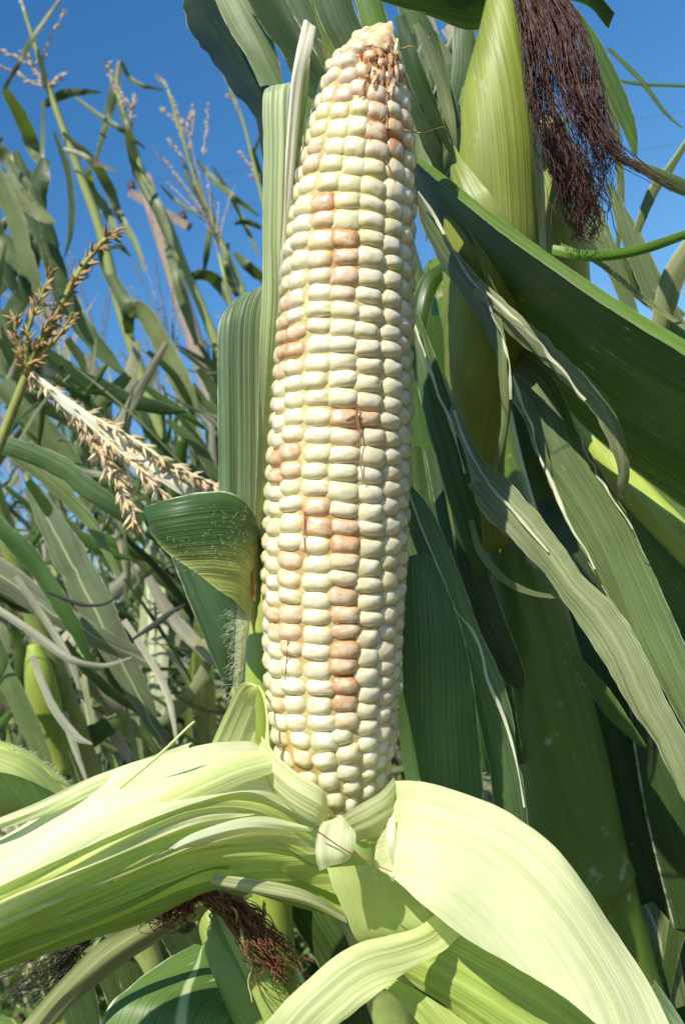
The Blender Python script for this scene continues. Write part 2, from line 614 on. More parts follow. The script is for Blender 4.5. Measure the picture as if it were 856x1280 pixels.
def leaf_strips(r, base, phi, L, w, e0, droop, kink, splits):
    """one blade, hail-torn into strips: verts, faces, uv, phys in plant space"""
    V, Fc, UV, PH = [], [], [], []
    strips = []
    edges = [0.0] + sorted(r.uniform(0.2, 0.8) for _ in range(splits - 1)) + [1.0]
    n, m = 18, 3
    for s in range(splits):
        u0, u1 = edges[s], edges[s + 1]
        ts = r.uniform(0.12, 0.5) if splits > 1 else 2
        ext = r.uniform(0.55, 1.05) if splits > 1 else 1
        dd, dy = r.uniform(-0.2, 1.3), r.uniform(-0.5, 0.5)
        tw = r.uniform(-1.4, 1.4)
        p = base.copy()
        e, a = e0, phi
        bi = len(V)
        roll = 0.0
        for i in range(n + 1):
            t = i / n
            e = e0 - droop * t ** 1.4
            if kink and t > kink[0]:
                e -= kink[1] * min(1, (t - kink[0]) * 8)
            a = phi + 0.25 * math.sin(3 * t + phi)
            if t > ts:
                e -= dd * (t - ts)
                a += dy * (t - ts)
                roll = tw * (t - ts)
            e = max(e, -1.45)
            D = Vector((math.cos(e) * math.cos(a), math.cos(e) * math.sin(a), math.sin(e)))
            side = Vector((-math.sin(a), math.cos(a), 0))
            up = D.cross(side) * -1
            side2 = side * math.cos(roll) + up * math.sin(roll)
            up2 = up * math.cos(roll) - side * math.sin(roll)
            prof = min(1, 0.45 + 2.2 * t) * (1 - t ** 3.2) ** 0.8 + 0.02
            if i:
                p = p + D * (L * ext / n)
            for j in range(m + 1):
                u = u0 + (u1 - u0) * j / m
                rg = 0.035 * noise.noise((t * 22, u0 * 5 + j, phi * 9 + s)) if splits > 1 and j in (0, m) else 0
                x = (u - 0.5 + rg) * w * prof
                gut = abs(u - 0.5) * 0.35 * w * prof + 0.006 * noise.noise((t * 9, u * 3, phi * 5))
                V.append(p + side2 * x + up2 * gut)
                UV.append((u, t * L))
                PH.append((u * w, t * L))
        for i in range(n):
            for j in range(m):
                q = bi + i * (m + 1) + j
                Fc.append((q, q + 1, q + m + 2, q + m + 1))
    return V, Fc, UV, PH


def spikelet_geo(V, Fc, p, d, l, w):
    d = d.normalized()
    s = d.orthogonal().normalized()
    t = d.cross(s)
    b = len(V)
    V += [p, p + d * l * .45 + s * w, p + d * l * .45 + t * w, p + d * l * .45 - s * w, p + d * l * .45 - t * w, p + d * l]
    for i in range(4):
        j = (i + 1) % 4
        Fc += [(b, b + 1 + j, b + 1 + i), (b + 5, b + 1 + i, b + 1 + j)]


def tassel_geo(r, base, up, L, nb, dens=40, size=0.008):
    V, Fc = [], []
    for k in range(nb + 1):
        a = r.uniform(0, 6.28)
        sp = 0.0 if k == 0 else r.uniform(0.25, 0.65)
        s0 = base + up * (0 if k == 0 else r.uniform(0.0, 0.3) * L)
        D = (up + Vector((math.cos(a), math.sin(a), 0)) * sp).normalized()
        ll = L if k == 0 else L * r.uniform(0.5, 0.75)
        pts = []
        for i in range(9):
            t = i / 8
            pts.append(s0 + D * ll * t + Vector((math.cos(a), math.sin(a), -0.5)) * 0.15 * ll * sp * t * t)
        v, f, _, _ = tube_geo([(q, 0.0016 * (1 - .6 * i / 8)) for i, q in enumerate(pts)], 4)
        b = len(V)
        V += v
        Fc += [tuple(x + b for x in q) for q in f]
        for i in range(dens):
            t = r.uniform(0.15 if k else 0.35, 1.0)
            j = min(int(t * 8), 7)
            q = pts[j].lerp(pts[j + 1], t * 8 - j)
            rd = Vector((r.uniform(-1, 1), r.uniform(-1, 1), r.uniform(-1, 1)))
            spikelet_geo(V, Fc, q, D + rd * 0.5, size * r.uniform(.8, 1.3), size * 0.2)
    return V, Fc


def make_plant(seed, h, nleaf, ear=False, broken=False, zmin=0.12):
    r = random.Random(seed)
    root = thing('corn_plant', 'x', 'corn plant', (0, 0, 0))
    pts = []
    lx, ly = r.uniform(-.05, .05), r.uniform(-.05, .05)
    for i in range(29):
        t = i / 28
        nodeb = 1.13 if i % 4 == 0 else 1.0
        pts.append((Vector((lx * t * t + 0.006 * math.sin(i * 1.7), ly * t * t, h * t)), (0.013 * (1 - t) + 0.0035) * nodeb))
    v, f, uv, ph = tube_geo(pts, 8)
    link_mesh('stalk', v, f, M_STALK, root, (0.21, 0.26, 0.07, 0))
    phi = r.uniform(0, 6.28)
    for k in range(nleaf):
        t = zmin + (0.96 - zmin) * (k + r.uniform(0, .6)) / nleaf
        q = pts[min(int(t * 28), 27)][0]
        phi += math.pi + r.uniform(-.5, .5)
        L = r.uniform(0.45, 0.85) * (1.0 if t < .75 else 0.75)
        kink = (r.uniform(.15, .55), r.uniform(.8, 2.2)) if r.random() < .55 else None
        V, Fc, UV, PH = leaf_strips(r, q, phi, L, r.uniform(.030, .056), r.uniform(.85, 1.4), r.uniform(.5, 2.4), kink, r.choice((2, 2, 3, 3, 4, 5)))
        c = r.choice(GREY)
        dry = r.random() < .18
        link_mesh('leaf', V, Fc, M_DRY if dry else M_LEAF, root, (.42, .37, .24, 0) if dry else (*c, 1.0), UV, PH)
    if not broken:
        V, Fc = tassel_geo(r, pts[-1][0], Vector((lx * .5, ly * .5, 1)).normalized(), r.uniform(.22, .32), r.randint(5, 9))
        link_mesh('tassel', V, Fc, M_TASSEL, root, (0.42, 0.33, 0.22, 1), smooth=False)
    if ear:
        i = 12
        a = r.uniform(0, 6.28)
        D = Vector((math.cos(a) * .5, math.sin(a) * .5, 1)).normalized()
        q = pts[i][0]
        ep = [(q + D * (.24 * k / 9), .024 * math.sin(math.pi * (0.12 + .82 * k / 9)) ** .7) for k in range(10)]
        v, f, uv, ph = tube_geo(ep, 10)
        e = link_mesh('ear', v, f, M_GHUSK, root, (.30, .40, .09, 0), uv, ph)
        ls = [(wander(ep[-1][0], D + Vector((r.uniform(-1, 1), r.uniform(-1, 1), 0)) * .5, .09, 8, .3, .25, k), .0008) for k in range(40)]
        strands('silk', ls, M_SILK, e, (.16, .055, .03))
    return root


def copy_tree(o, parent=None):
    c = o.copy()
    C.objects.link(c)
    c.parent = parent
    for ch in list(o.children):
        copy_tree(ch, c)
    return c


def jitter(o, r):
    k = r.uniform(.8, 1.25)
    for ch in o.children:
        cc = ch.color
        q = k * r.uniform(.85, 1.2)
        ch.color = (cc[0] * q, cc[1] * q, cc[2] * q, cc[3])


def place_field():
    r = random.Random(5)
    protos = [make_plant(100 + i, h, n, ear, br) for i, (h, n, ear, br) in enumerate((
        (2.05, 12, False, False), (1.95, 13, True, False), (2.2, 12, False, False), (1.6, 13, True, True),
        (2.1, 11, False, False), (1.45, 14, False, True), (1.9, 14, True, False)))]
    used = set()

    def put(k, x, y, rz, sc, lean, label, group):
        o = protos[k]
        if k in used:
            o = copy_tree(o)
        used.add(k)
        jitter(o, r)
        o.location = (x, y, -0.03)
        o.rotation_euler = (r.uniform(-.07, .07), lean, rz)
        o.scale = (sc, sc, sc)
        o['label'] = label
        o['group'] = group
        return o
    spots = []
    # left of the ear: rows running away from the lens
    for dist, cnt in ((1.15, 5), (1.4, 8), (1.65, 9), (1.95, 10), (2.25, 11), (2.5, 8), (2.8, 9), (3.4, 10), (4.2, 11), (5.4, 12)):
        for i in range(cnt):
            px = -90 + 470 * (i + r.uniform(.1, .9)) / cnt
            spots.append((px, dist * r.uniform(.93, 1.07), 'L'))
    # right of the ear
    for dist, cnt in ((1.5, 2), (2.1, 3), (3.0, 4), (4.2, 5)):
        for i in range(cnt):
            px = 500 + 450 * (i + r.uniform(.1, .9)) / cnt
            spots.append((px, dist * r.uniform(.93, 1.07), 'R'))
    for px, d, side in spots:
        # a point on the ground whose plant crosses the picture mid-height at px
        x0 = (px - 428) * d / F * 1.05
        k = r.randrange(len(protos))
        if d < 1.85 and side == 'L':
            k = r.choice((3, 5, 3, 5, 5))
        if side == 'R' and d < 2.5:
            k = r.choice((3, 5))
        sc = r.uniform(.88, 1.06) * (0.9 if d < 2.0 else 1)
        kind = {0: 'tasselled corn plant', 1: 'ear-bearing corn plant with a tassel', 2: 'tall tasselled corn plant', 3: 'snapped tassel-less corn plant with an ear', 4: 'sparse-leaved tasselled corn plant', 5: 'short snapped corn plant without tassel', 6: 'leafy ear-bearing corn plant'}[k]
        if side == 'L':
            row = 'in the nearest torn tangle left of the ear' if d < 1.8 else ('in the middle rows left of the ear' if d < 2.9 else 'in the far rows left of the ear')
            gr = 'field corn plants left of the ear'
        else:
            row = 'in the nearer field behind the right-hand leaves' if d < 2.5 else 'in the far field behind the right-hand leaves'
            gr = 'field corn plants behind on the right'
        lab = kind + ' ' + row
        put(k, x0 + 0.12 * r.uniform(-1, 1), d, r.uniform(0, 6.28), sc, r.gauss(-0.03, .07), lab, gr)
    # far rows read as one mass
    V, Fc, UV, PH = [], [], [], []
    for i in range(2600):
        d = r.uniform(7, 30)
        x = r.uniform(-0.55, 0.55) * d
        h = r.uniform(.4, 2.25)
        v, f, u, p = leaf_strips(r, Vector((x, d, h)), r.uniform(0, 6.28), r.uniform(.4, .8), .07, r.uniform(.7, 1.4), r.uniform(.5, 2.2), None, 1)
        b = len(V)
        V += v
        Fc += [tuple(z + b for z in q) for q in f]
        UV += u
        PH += p
    o = link_mesh('distant_corn', V, Fc, M_LEAF, None, (.12, .16, .08, 0), UV, PH, kind='stuff')
    o['label'] = 'far rows of corn foliage low on the skyline'
    o['category'] = 'crop'


place_field()

# ------------------------------------------------------------------ utility pole and its lines
def build_pole():
    top = P(180, 222, 15.0)
    base = Vector((top.x, top.y, -0.2))
    root = thing('utility_pole', 'weathered wooden utility pole with a crossarm rising beyond the corn', 'utility pole', (base.x, base.y, 0))
    n = 14
    v, f, _, _ = tube_geo([(base.lerp(top, i / n) , 0.15 - 0.03 * i / n) for i in range(n + 1)], 14)
    link_mesh('pole_shaft', v, f, M_WOOD, root, (.30, .235, .19))
    c = P(200, 262, 14.85)
    ax = (P(240, 284, 14.6) - P(158, 236, 15.1)).normalized()
    up = Vector((0, 0, 1))
    fw = ax.cross(up).normalized()
    u2 = fw.cross(ax) * -1
    V = []
    for s in (-.62, .62):
        for a, b_ in ((-1, -1), (1, -1), (1, 1), (-1, 1)):
            V.append(c + ax * s + fw * .05 * a + u2 * .06 * b_)
    link_mesh('crossarm', V, [(0, 1, 2, 3), (7, 6, 5, 4), (0, 4, 5, 1), (1, 5, 6, 2), (2, 6, 7, 3), (3, 7, 4, 0)], M_WOOD, root, (.22, .17, .14), smooth=False)
    for q in (c - ax * .55, c + ax * .55, top + up * 0.0):
        prof = ((-.02, .02), (.03, .02), (.05, .055), (.09, .06), (.10, .035), (.13, .05), (.17, .045), (.19, .01))
        v, f, _, _ = tube_geo([(q + up * (.05 + a), b_) for a, b_ in prof], 10)
        link_mesh('insulator', v, f, M_METAL, root, (.05, .03, .03))
    for q, w in ((c - ax * .55, 'thin power line from the insulator at the low end of the crossarm'), (c + ax * .55, 'thin power line from the insulator at the high end of the crossarm')):
        q0 = q + up * .2
        far = q0 + Vector((26, 9, .6))
        far2 = q0 + Vector((-26, -2, 0.4))
        pts = []
        for i in range(41):
            t = i / 40
            base_p = far2.lerp(q0, t * 2) if t < .5 else q0.lerp(far, t * 2 - 1)
            tt = (t * 2) % 1.0 if t < 1 else 0
            pts.append((base_p + Vector((0, 0, -1.6 * tt * (1 - tt))), .004))
        v, f, _, _ = tube_geo(pts, 4)
        o = link_mesh('power_line', v, f, M_METAL, None, (.12, .12, .13))
        o['label'] = w
        o['category'] = 'power line'


build_pole()

# ------------------------------------------------------------------ the peeled ear
EAR = [  # photo row, left edge, right edge
    (1030, 405, 470), (1012, 388, 478), (995, 372, 485), (980, 362, 490), (940, 342, 495), (900, 335, 498), (850, 329, 501), (800, 327, 504), (700, 326, 510),
    (600, 331, 514), (500, 339, 517), (392, 347, 518), (327, 350, 520), (262, 359, 520), (196, 374, 521), (164, 383, 519),
    (131, 391, 514), (98, 406, 510), (66, 425, 505), (48, 452, 500), (30, 480, 491)]
D_AX = 0.288


def ear_at(py):
    for (a, l0, r0), (b, l1, r1) in zip(EAR, EAR[1:]):
        if a >= py >= b:
            t = (a - py) / (a - b)
            return l0 + (l1 - l0) * t, r0 + (r1 - r0) * t
    return EAR[-1][1:]


def ear_sm(py):
    ls = [ear_at(min(1030, max(30, py + k))) for k in (-14, -7, 0, 7, 14)]
    return sum(a for a, _ in ls) / 5, sum(b for _, b in ls) / 5


def ear_frame(py):
    l, r_ = ear_sm(py)
    d = D_AX + 0.006 * (py - 640) / 640 * -1
    return P((l + r_) / 2, py, d), (r_ - l) / 2 * d / F, d


STAINS = [(408, 258, 13, 1), (410, 282, 12, .9), (404, 312, 12, .6), (430, 305, 14, .95), (430, 330, 14, .9), (428, 354, 13, .65), (408, 338, 11, .35),
          (447, 512, 15, .75), (455, 530, 15, .8), (428, 522, 15, .75), (428, 545, 13, .35), (460, 555, 12, .4),
          (398, 640, 14, .75), (398, 662, 14, .85), (430, 655, 14, .7), (430, 678, 14, .85), (430, 700, 10, .4), (366, 700, 15, .6), (366, 722, 13, .5),
          (345, 572, 15, .85), (347, 592, 13, .8), (350, 436, 14, .95), (352, 412, 12, .8), (348, 455, 11, .6), (354, 380, 9, .6),
          (432, 745, 13, .6), (433, 768, 13, .7), (434, 790, 13, .8), (434, 812, 13, .8), (434, 832, 13, .85), (435, 852, 13, .9), (436, 872, 13, .9), (434, 893, 12, .5),
          (368, 785, 15, .55), (345, 772, 14, .6), (348, 795, 13, .55), (366, 808, 14, .5), (478, 72, 22, .9), (462, 92, 20, .6), (440, 100, 18, .4),
          (480, 110, 16, .6), (474, 135, 14, .55), (475, 155, 15, .8), (490, 165, 13, .9), (495, 182, 13, .95), (473, 175, 13, .55), (495, 200, 11, .5), (425, 120, 16, .45),
          (386, 190, 12, .6), (380, 205, 11, .5), (338, 880, 9, .6), (350, 930, 12, .5), (378, 955, 13, .5), (505, 150, 9, .5)]


def kernel_mesh(name, seed, p, dome, taper):
    r = random.Random(seed)
    bm = bmesh.new()
    bmesh.ops.create_cube(bm, size=2)
    bmesh.ops.subdivide_edges(bm, edges=bm.edges[:], cuts=6, use_grid_fill=True)
    sh = [r.uniform(-.12, .12) for _ in range(6)]
    for v in bm.verts:
        c = v.co
        # spread towards the corners of the cube sphere, then superellipsoid
        s = Vector((math.tan(c.x * .78) / math.tan(.78), math.tan(c.y * .78) / math.tan(.78), math.tan(c.z * .78) / math.tan(.78)))
        fp = p + .9
        k = ((abs(s.x) ** fp + abs(s.y) ** fp) ** (p / fp) + abs(s.z) ** p) ** (1 / p)
        q = s / k
        z = q.z
        q.x *= 1 - taper * max(0, -z) - 0.04 * max(0, z)
        q.y *= 1 - taper * .7 * max(0, -z)
        if z > 0:
            q.z += dome * (1 - min(1, q.x * q.x + q.y * q.y)) * 0.5
            q.x += sh[0] * z * .6
            q.y += sh[1] * z * .6 + 0.05 * z
        q += q.normalized() * 0.085 * noise.noise((q.x * 1.8 + seed * 3, q.y * 1.8, q.z * 1.8))
        rr = (q.x - sh[0] * .5) ** 2 + (q.y - 0.12) ** 2
        if z > .5:
            q.z += 0.10 * math.exp(-rr / 0.02) - 0.05 * math.exp(-rr / 0.10)
        v.co = q * 0.5
    me = bpy.data.meshes.new(name)
    bm.to_mesh(me)
    bm.free()
    me.polygons.foreach_set('use_smooth', [True] * len(me.polygons))
    me.materials.append(M_KERN)
    return me


def twist(py):
    pts = [(0, -.08), (300, -.07), (440, -.04), (640, .10), (870, .19), (1040, .19)]
    for (a, x), (b, y) in zip(pts, pts[1:]):
        if a <= py <= b:
            return x + (y - x) * (py - a) / (b - a)
    return 0.0


def build_ear():
    r = random.Random(21)
    root = thing('corn_ear', 'tall peeled ear of white corn with brown-stained kernels and husks pulled down', 'corn ear', P(440, 1040, D_AX))
    og = origin(root)
    # pithy cob under the kernels, bare point at the tip
    pts = []
    for i in range(200):
        py = 1030 - (1030 - 31) * i / 199
        c, rad, d = ear_frame(py)
        pts.append((c, max(rad - (0.0014 if py > 110 else 0.0024 * max(0.12, (py - 31) / 79)), 0.0008)))
    tip = [(P(470, 72, D_AX + .002), .0066), (P(473, 62, D_AX + .002), .0060), (P(477, 54, D_AX + .002), .0048), (P(481, 46, D_AX + .002), .0034), (P(485, 37, D_AX + .003), .0023), (P(489, 27, D_AX + .003), .0004)]
    tip = [(Vector(q[:3]), q[3] * (1 + .12 * noise.noise((q[0] * 900, q[2] * 900, 2)))) for q in smooth_rows([[*a, b_] for a, b_ in tip], 16)]
    pts = [q for q in pts[:-1]]
    v, f, _, _ = tube_geo(tip, 16)
    link_mesh('cob_tip', v, f, M_COB, root, (.66, .46, .26))
    v, f, _, _ = tube_geo(pts, 72)
    cob = link_mesh('cob', v, f, M_PITH, root, (.56, .46, .20))
    at = cob.data.attributes.new('stain', 'FLOAT', 'POINT')
    inv = CM.inverted()
    vals = []
    for q in v:
        l = inv @ q
        x, y = PW / 2 + F * l.x / -l.z, PH / 2 - F * l.y / -l.z
        k = 0.0
        if -l.z < D_AX + .004:
            for (a, b_, c, w) in STAINS:
                k = max(k, w * max(0, min(1, 1.8 - 1.0 * math.hypot(x - a, y - b_) / c)))
            k = max(k, .9 * max(0, 1.2 - math.hypot(x - 452, y - 528) / 22))
        vals.append(k)
    at.data.foreach_set('value', vals)
    meshes = {'low': [kernel_mesh('kernel', 40 + i, 2.1, .22, .1) for i in range(4)],
              'mid': [kernel_mesh('kernel', 60 + i, 2.3, .20, .1) for i in range(5)],
              'top': [kernel_mesh('kernel', 80 + i, 2.5, .14, .15) for i in range(5)]}
    K = []
    NC = 16
    for c in range(NC):
        py = 1006 + r.uniform(-7, 7) + (10 if c % 2 else 0)
        drift = r.uniform(-.02, .02)
        while py > 50:
            cen, rad, d = ear_frame(py)
            c2, rad2, _ = ear_frame(py - 4)
            A = (c2 - cen)
            ds = A.length
            A.normalize()
            dR = (rad2 - rad) / ds
            view = (CAMP - cen)
            e1 = (view - A * view.dot(A)).normalized()
            e2 = e1.cross(A) * -1
            e2 = A.cross(e1)
            if py > 880:
                pitch = 21 + (py - 880) / 120 * 3.5
            elif py > 420:
                pitch = 21.2
            elif py > 160:
                pitch = 21.2 + (420 - py) / 260 * 2.8
            else:
                pitch = 24 - (160 - py) / 110 * 9
            pitch *= r.uniform(.88, 1.12)
            irr = 1.3 if 130 < py < 900 else (2.4 if py > 500 else 3.4)
            th = c * 2 * math.pi / NC + twist(py) + drift + r.gauss(0, .018 * irr)
            er = e1 * math.cos(th) + e2 * math.sin(th)
            dRc = max(-1.1, min(1.1, dR))
            nrm = (er - A * dRc).normalized()
            up = (A + er * dRc).normalized()
            X = up.cross(nrm).normalized()
            w = 2 * math.pi * rad / NC
            hgt = pitch * d / F
            depth = 0.0066 if py > 130 else 0.0066 - 0.003 * (130 - py) / 80
            depth = max(.003, min(depth, rad * 1.1))
            sw, sh_ = w * r.uniform(1.12, 1.24), hgt * r.uniform(1.12, 1.30)
            pos = cen + er * (rad - .0009 * max(0, min(1, (95 - py) / 40))) - nrm * depth * (.53 + r.uniform(-.035, .035))
            Mx = Matrix((X, up, nrm)).transposed().to_4x4() @ Matrix.Rotation(r.gauss(0, .06 * irr), 4, 'Z') @ Matrix.Rotation(r.gauss(0, .04 * irr), 4, 'X')
            M4 = Matrix.Translation(pos) @ Mx @ Matrix.Diagonal((sw, sh_, depth, 1))
            facing = nrm.dot((CAMP - pos).normalized())
            loc = CM.inverted() @ (cen + er * rad)
            sx, sy = PW / 2 + F * loc.x / -loc.z, PH / 2 - F * loc.y / -loc.z
            zone = 'low' if py > 880 else ('mid' if py > 330 else 'top')
            stain = 0.0
            if facing > 0:
                for (qx, qy, qr, qs) in STAINS:
                    k = math.hypot(sx - qx, (sy - qy) * 1.15) / qr
                    stain = max(stain, qs * max(0, min(1, 1.7 - .95 * k)))
            else:
                stain = r.choice((0, 0, 0, 0, .4))
            stain = max(stain, 0.10 * max(0, r.gauss(.2, .6)))
            yel = r.uniform(0, 1)
            col = Vector((.72, .635, .40)).lerp(Vector((.65, .57, .28)), yel)
            if 150 < py < 330 and 390 < sx < 470:
                col = col.lerp(Vector((.64, .575, .22)), .6)
            if py < 150:
                col = col.lerp(Vector((.70, .60, .44)), .6)
                if py < 100:
                    sw *= r.uniform(.8, 1.05)
                    sh_ *= r.uniform(.8, 1.1)
                    M4 = Matrix.Translation(pos) @ Mx @ Matrix.Diagonal((sw, sh_, depth * r.uniform(.9, 1.4), 1))
            col *= r.uniform(.95, 1.04)
            K.append((facing * sw * sh_, M4, r.choice(meshes[zone]), (*col, min(1, stain))))
            py -= pitch
    K.sort(key=lambda q: -q[0])
    for _, M4, me, col in K[:300]:
        o = bpy.data.objects.new('kernel', me)
        C.objects.link(o)
        o.parent = root
        o.matrix_basis = Matrix.Translation(-og) @ M4
        o.color = col
    bm = bmesh.new()
    for _, M4, me, col in K[300:]:
        n0 = len(bm.verts)
        bm.from_mesh(me)
        bm.verts.ensure_lookup_table()
        for vtx in bm.verts[n0:]:
            vtx.co = M4 @ vtx.co - og
    me = bpy.data.meshes.new('kernel_mass')
    bm.to_mesh(me)
    bm.free()
    me.polygons.foreach_set('use_smooth', [True] * len(me.polygons))
    me.materials.append(solid_mat('kernel_skin_plain', rough=.32, spec=.5, sss=.5, contrast=.1))
    o = bpy.data.objects.new('kernel_mass', me)
    C.objects.link(o)
    o.parent = root
    o.color = (.62, .54, .32, 0)
    o['kind'] = 'stuff'

    # dried silk caught on the tip
    def front(px, py, lift=0.0008):
        cen, rad, d = ear_frame(py)
        l, r_ = ear_sm(py)
        x = (px - (l + r_) / 2) / ((r_ - l) / 2)
        x = max(-.98, min(.98, x))
        return P(px, py, d - rad * math.sqrt(1 - x * x) * .97 - lift)
    lines = []
    for k in range(34):
        a = r.uniform(455, 500)
        y0 = r.uniform(50, 80)
        y1 = y0 + r.uniform(20, 90)
        pp = [(a, y0), (a * .6 + 485 * .4 + r.uniform(-8, 8), (y0 + y1) / 2), (r.uniform(468, 498), y1)]
        lines.append(([front(q[0], q[1], .0004 + .0012 * r.random()) for q in smooth_rows(pp, 12)], .00022))
    for pp in ([(466, 163), (490, 161), (515, 165), (530, 166), (541, 162), (556, 158)], [(466, 150), (463, 165), (462, 182)], [(486, 80), (483, 110), (484, 150), (482, 170)],
               [(487, 90), (484, 120), (483, 160)], [(497, 66), (489, 92), (484, 115)], [(499, 82), (508, 100), (514, 128)], [(462, 82), (445, 105), (436, 125)],
               [(518, 210), (522, 260), (533, 300)], [(482, 200), (488, 215), (494, 228)], [(500, 62), (511, 58), (518, 59)],
               [(447, 520), (450, 545), (450, 575), (454, 604)], [(446, 505), (445, 520), (447, 538)], [(449, 515), (440, 520), (432, 524)],
               [(381, 640), (380, 670), (381, 690)], [(360, 800), (358, 825), (356, 850)]):
        s = smooth_rows(pp, 18)
        lines.append(([front(a, b_, .0011) if a < 522 else P(a, b_, .277) for a, b_ in s], .00028))
    strands('silk', lines, M_SILK, root, (.42, .20, .07))
    for k in range(34):
        x, y = r.uniform(452, 498), 36 + 66 * r.random() ** 1.2
        l, w = r.uniform(10, 26), r.uniform(3, 8)
        a = r.uniform(.9, 2.2)
        q = []
        for t in (0, .35, .7, 1):
            xx, yy = x + math.cos(a) * l * t, y + math.sin(a) * l * t
            c, rad, d = ear_frame(yy)
            lo, hi = ear_sm(yy)
            u = max(-.95, min(.95, (xx - (lo + hi) / 2) / ((hi - lo) / 2)))
            q.append((xx, yy, d - rad * math.sqrt(1 - u * u) - .0016 - .0014 * r.random(), w * (1 - abs(t - .4)), r.uniform(-.5, .5)))
        blade('dry_tissue', q, M_DRY, root, r.choice(((.46, .25, .10), (.60, .42, .24), (.36, .15, .05), (.70, .58, .40))), n=10, m=4, rag=.12)
    return root


EAR_ROOT = build_ear()

# ------------------------------------------------------------------ its husks
PALE = (.86, .85, .54)
LIME = (.66, .74, .20)
GRN = (.30, .42, .07)
PALE2 = (.80, .81, .38)


def build_husks():
    p = EAR_ROOT

    def H(st, col, label=None, mat=M_HUSK, **k):
        k.setdefault('ribs', 2.0)
        k['m'] = max(k.get('m', 10) * 2, 26)
        k.setdefault('rag', .012)
        return ribbon('husk_leaf', st, mat, p, col, label=label, **k)
    # left bundle, outermost first
    H([(420, 1120, .285, 430, 1150, .283, 0), (329, 1095, .275, 360, 1130, .275, 6), (277, 1088, .272, 275, 1112, .272, 6), (200, 1105, .268, 190, 1150, .27, 8), (90, 1140, .264, 70, 1188, .268, 8), (-60, 1190, .258, -80, 1250, .265, 8)],
      (.25, .36, .055), 'dark green outer husk beneath the left bundle', M_GHUSK, ruffle=4)
    H([(410, 1075, .282, 432, 1146, .278, 4), (340, 1060, .27, 330, 1110, .27, 10), (262, 1072, .265, 262, 1102, .268, 8), (180, 1095, .26, 165, 1140, .265, 8), (90, 1140, .256, 70, 1176, .262, 8), (-60, 1195, .25, -70, 1230, .256, 8)],
      (.56, .66, .14), None, M_HUSK, ruffle=3)
    H([(400, 1050, .279, 425, 1120, .276, 6), (330, 1048, .266, 330, 1085, .267, 10), (257, 1055, .26, 257, 1086, .263, 8), (180, 1082, .256, 172, 1112, .26, 8), (100, 1120, .252, 90, 1152, .257, 8), (-60, 1180, .246, -70, 1208, .252, 6)],
      LIME, None, M_HUSK, ruffle=3)
    H([(395, 1030, .278, 408, 1078, .274, 6), (329, 1015, .264, 320, 1056, .264, 10), (247, 1035, .257, 250, 1064, .26, 8), (154, 1070, .253, 154, 1096, .257, 8), (77, 1108, .249, 77, 1140, .254, 8), (-60, 1165, .243, -70, 1200, .25, 6)],
      PALE2, None, M_HUSK, ruffle=3)
    H([(345, 950, .279, 393, 1042, .272, 8), (308, 926, .275, 329, 1026, .262, 13), (226, 937, .269, 225, 1058, .254, 12), (123, 972, .263, 128, 1099, .249, 11), (0, 1050, .257, 0, 1160, .245, 9), (-80, 1095, .25, -90, 1205, .243, 10)],
      PALE, 'broad pale husk on top of the left bundle', M_HUSK, ruffle=7, m=18, n=60)
    H([(330, 935, .268, 345, 965, .264, 6), (262, 955, .258, 290, 985, .256, 6), (160, 1000, .2515, 180, 1035, .249, 6), (60, 1050, .246, 70, 1085, .244, 6), (-60, 1105, .242, -50, 1140, .24, 4)],
      (.74, .77, .40), None, M_HUSK, ruffle=4)
    H([(390, 1034, .268, 391, 1040, .267, 2), (320, 1020, .258, 310, 1042, .257, 4), (250, 1038, .2525, 235, 1060, .251, 4), (213, 1058, .25, 211, 1060, .25, 0)],
      (.82, .82, .6), None, M_HUSK, ruffle=2)
    H([(240, 928, .275, 235, 938, .272, 2), (123, 968, .262, 125, 990, .26, 3), (40, 1006, .256, 45, 1024, .255, 2), (-60, 1045, .25, -60, 1050, .25, 1)],
      (.78, .80, .50), 'narrow pale husk sliver along the top of the left bundle', M_HUSK, ruffle=3)
    # thin overlapping layers along the bundle
    up = [(350, 952), (308, 927), (226, 938), (123, 973), (0, 1051), (-90, 1100)]
    lw = [(428, 1142), (335, 1098), (262, 1098), (160, 1142), (30, 1188), (-90, 1240)]
    r = random.Random(6)
    for f0, f1, c, dz, s0 in ((.17, .40, (.87, .86, .56), .0022, 0), (.40, .50, (.66, .72, .24), .0012, 0),
                              (.50, .56, (.82, .82, .46), .0018, 1), (.60, .68, (.66, .74, .20), .0014, 0), (.66, .72, (.74, .78, .34), .0022, 0), (.74, .81, (.58, .68, .14), .0016, 0), (.83, .89, (.48, .60, .11), .0016, 0), (.90, .97, (.27, .38, .06), .0012, 1)):
        st = []
        for k in range(s0, 6):
            t = k / 5
            w0 = f0 + .02 * math.sin(k * 2 + f0 * 30)
            w1 = f1 + .03 * math.sin(k * 1.7 + f1 * 40)
            if k == s0 and s0:
                w0 = w1 = (f0 + f1) / 2
            a = [up[k][j] + (lw[k][j] - up[k][j]) * w0 for j in (0, 1)]
            b_ = [up[k][j] + (lw[k][j] - up[k][j]) * w1 for j in (0, 1)]
            base_d = (.277 - .036 * t ** .8)
            cv = lambda f: -.010 * (1 - abs(2 * min(1, f * .9) - .9) ** 1.5)
            lowd = lambda f: .012 * max(0, f - .45)
            st.append((a[0], a[1], base_d + cv(w0) * .6 + lowd(w0) + .0015 * (1 - t) - dz * .3, b_[0], b_[1], base_d + cv(w1) * .6 + lowd(w1) - dz, 2.5))
        H(st, c, None, M_HUSK if f1 < .85 else M_GHUSK, ruffle=3, n=60)
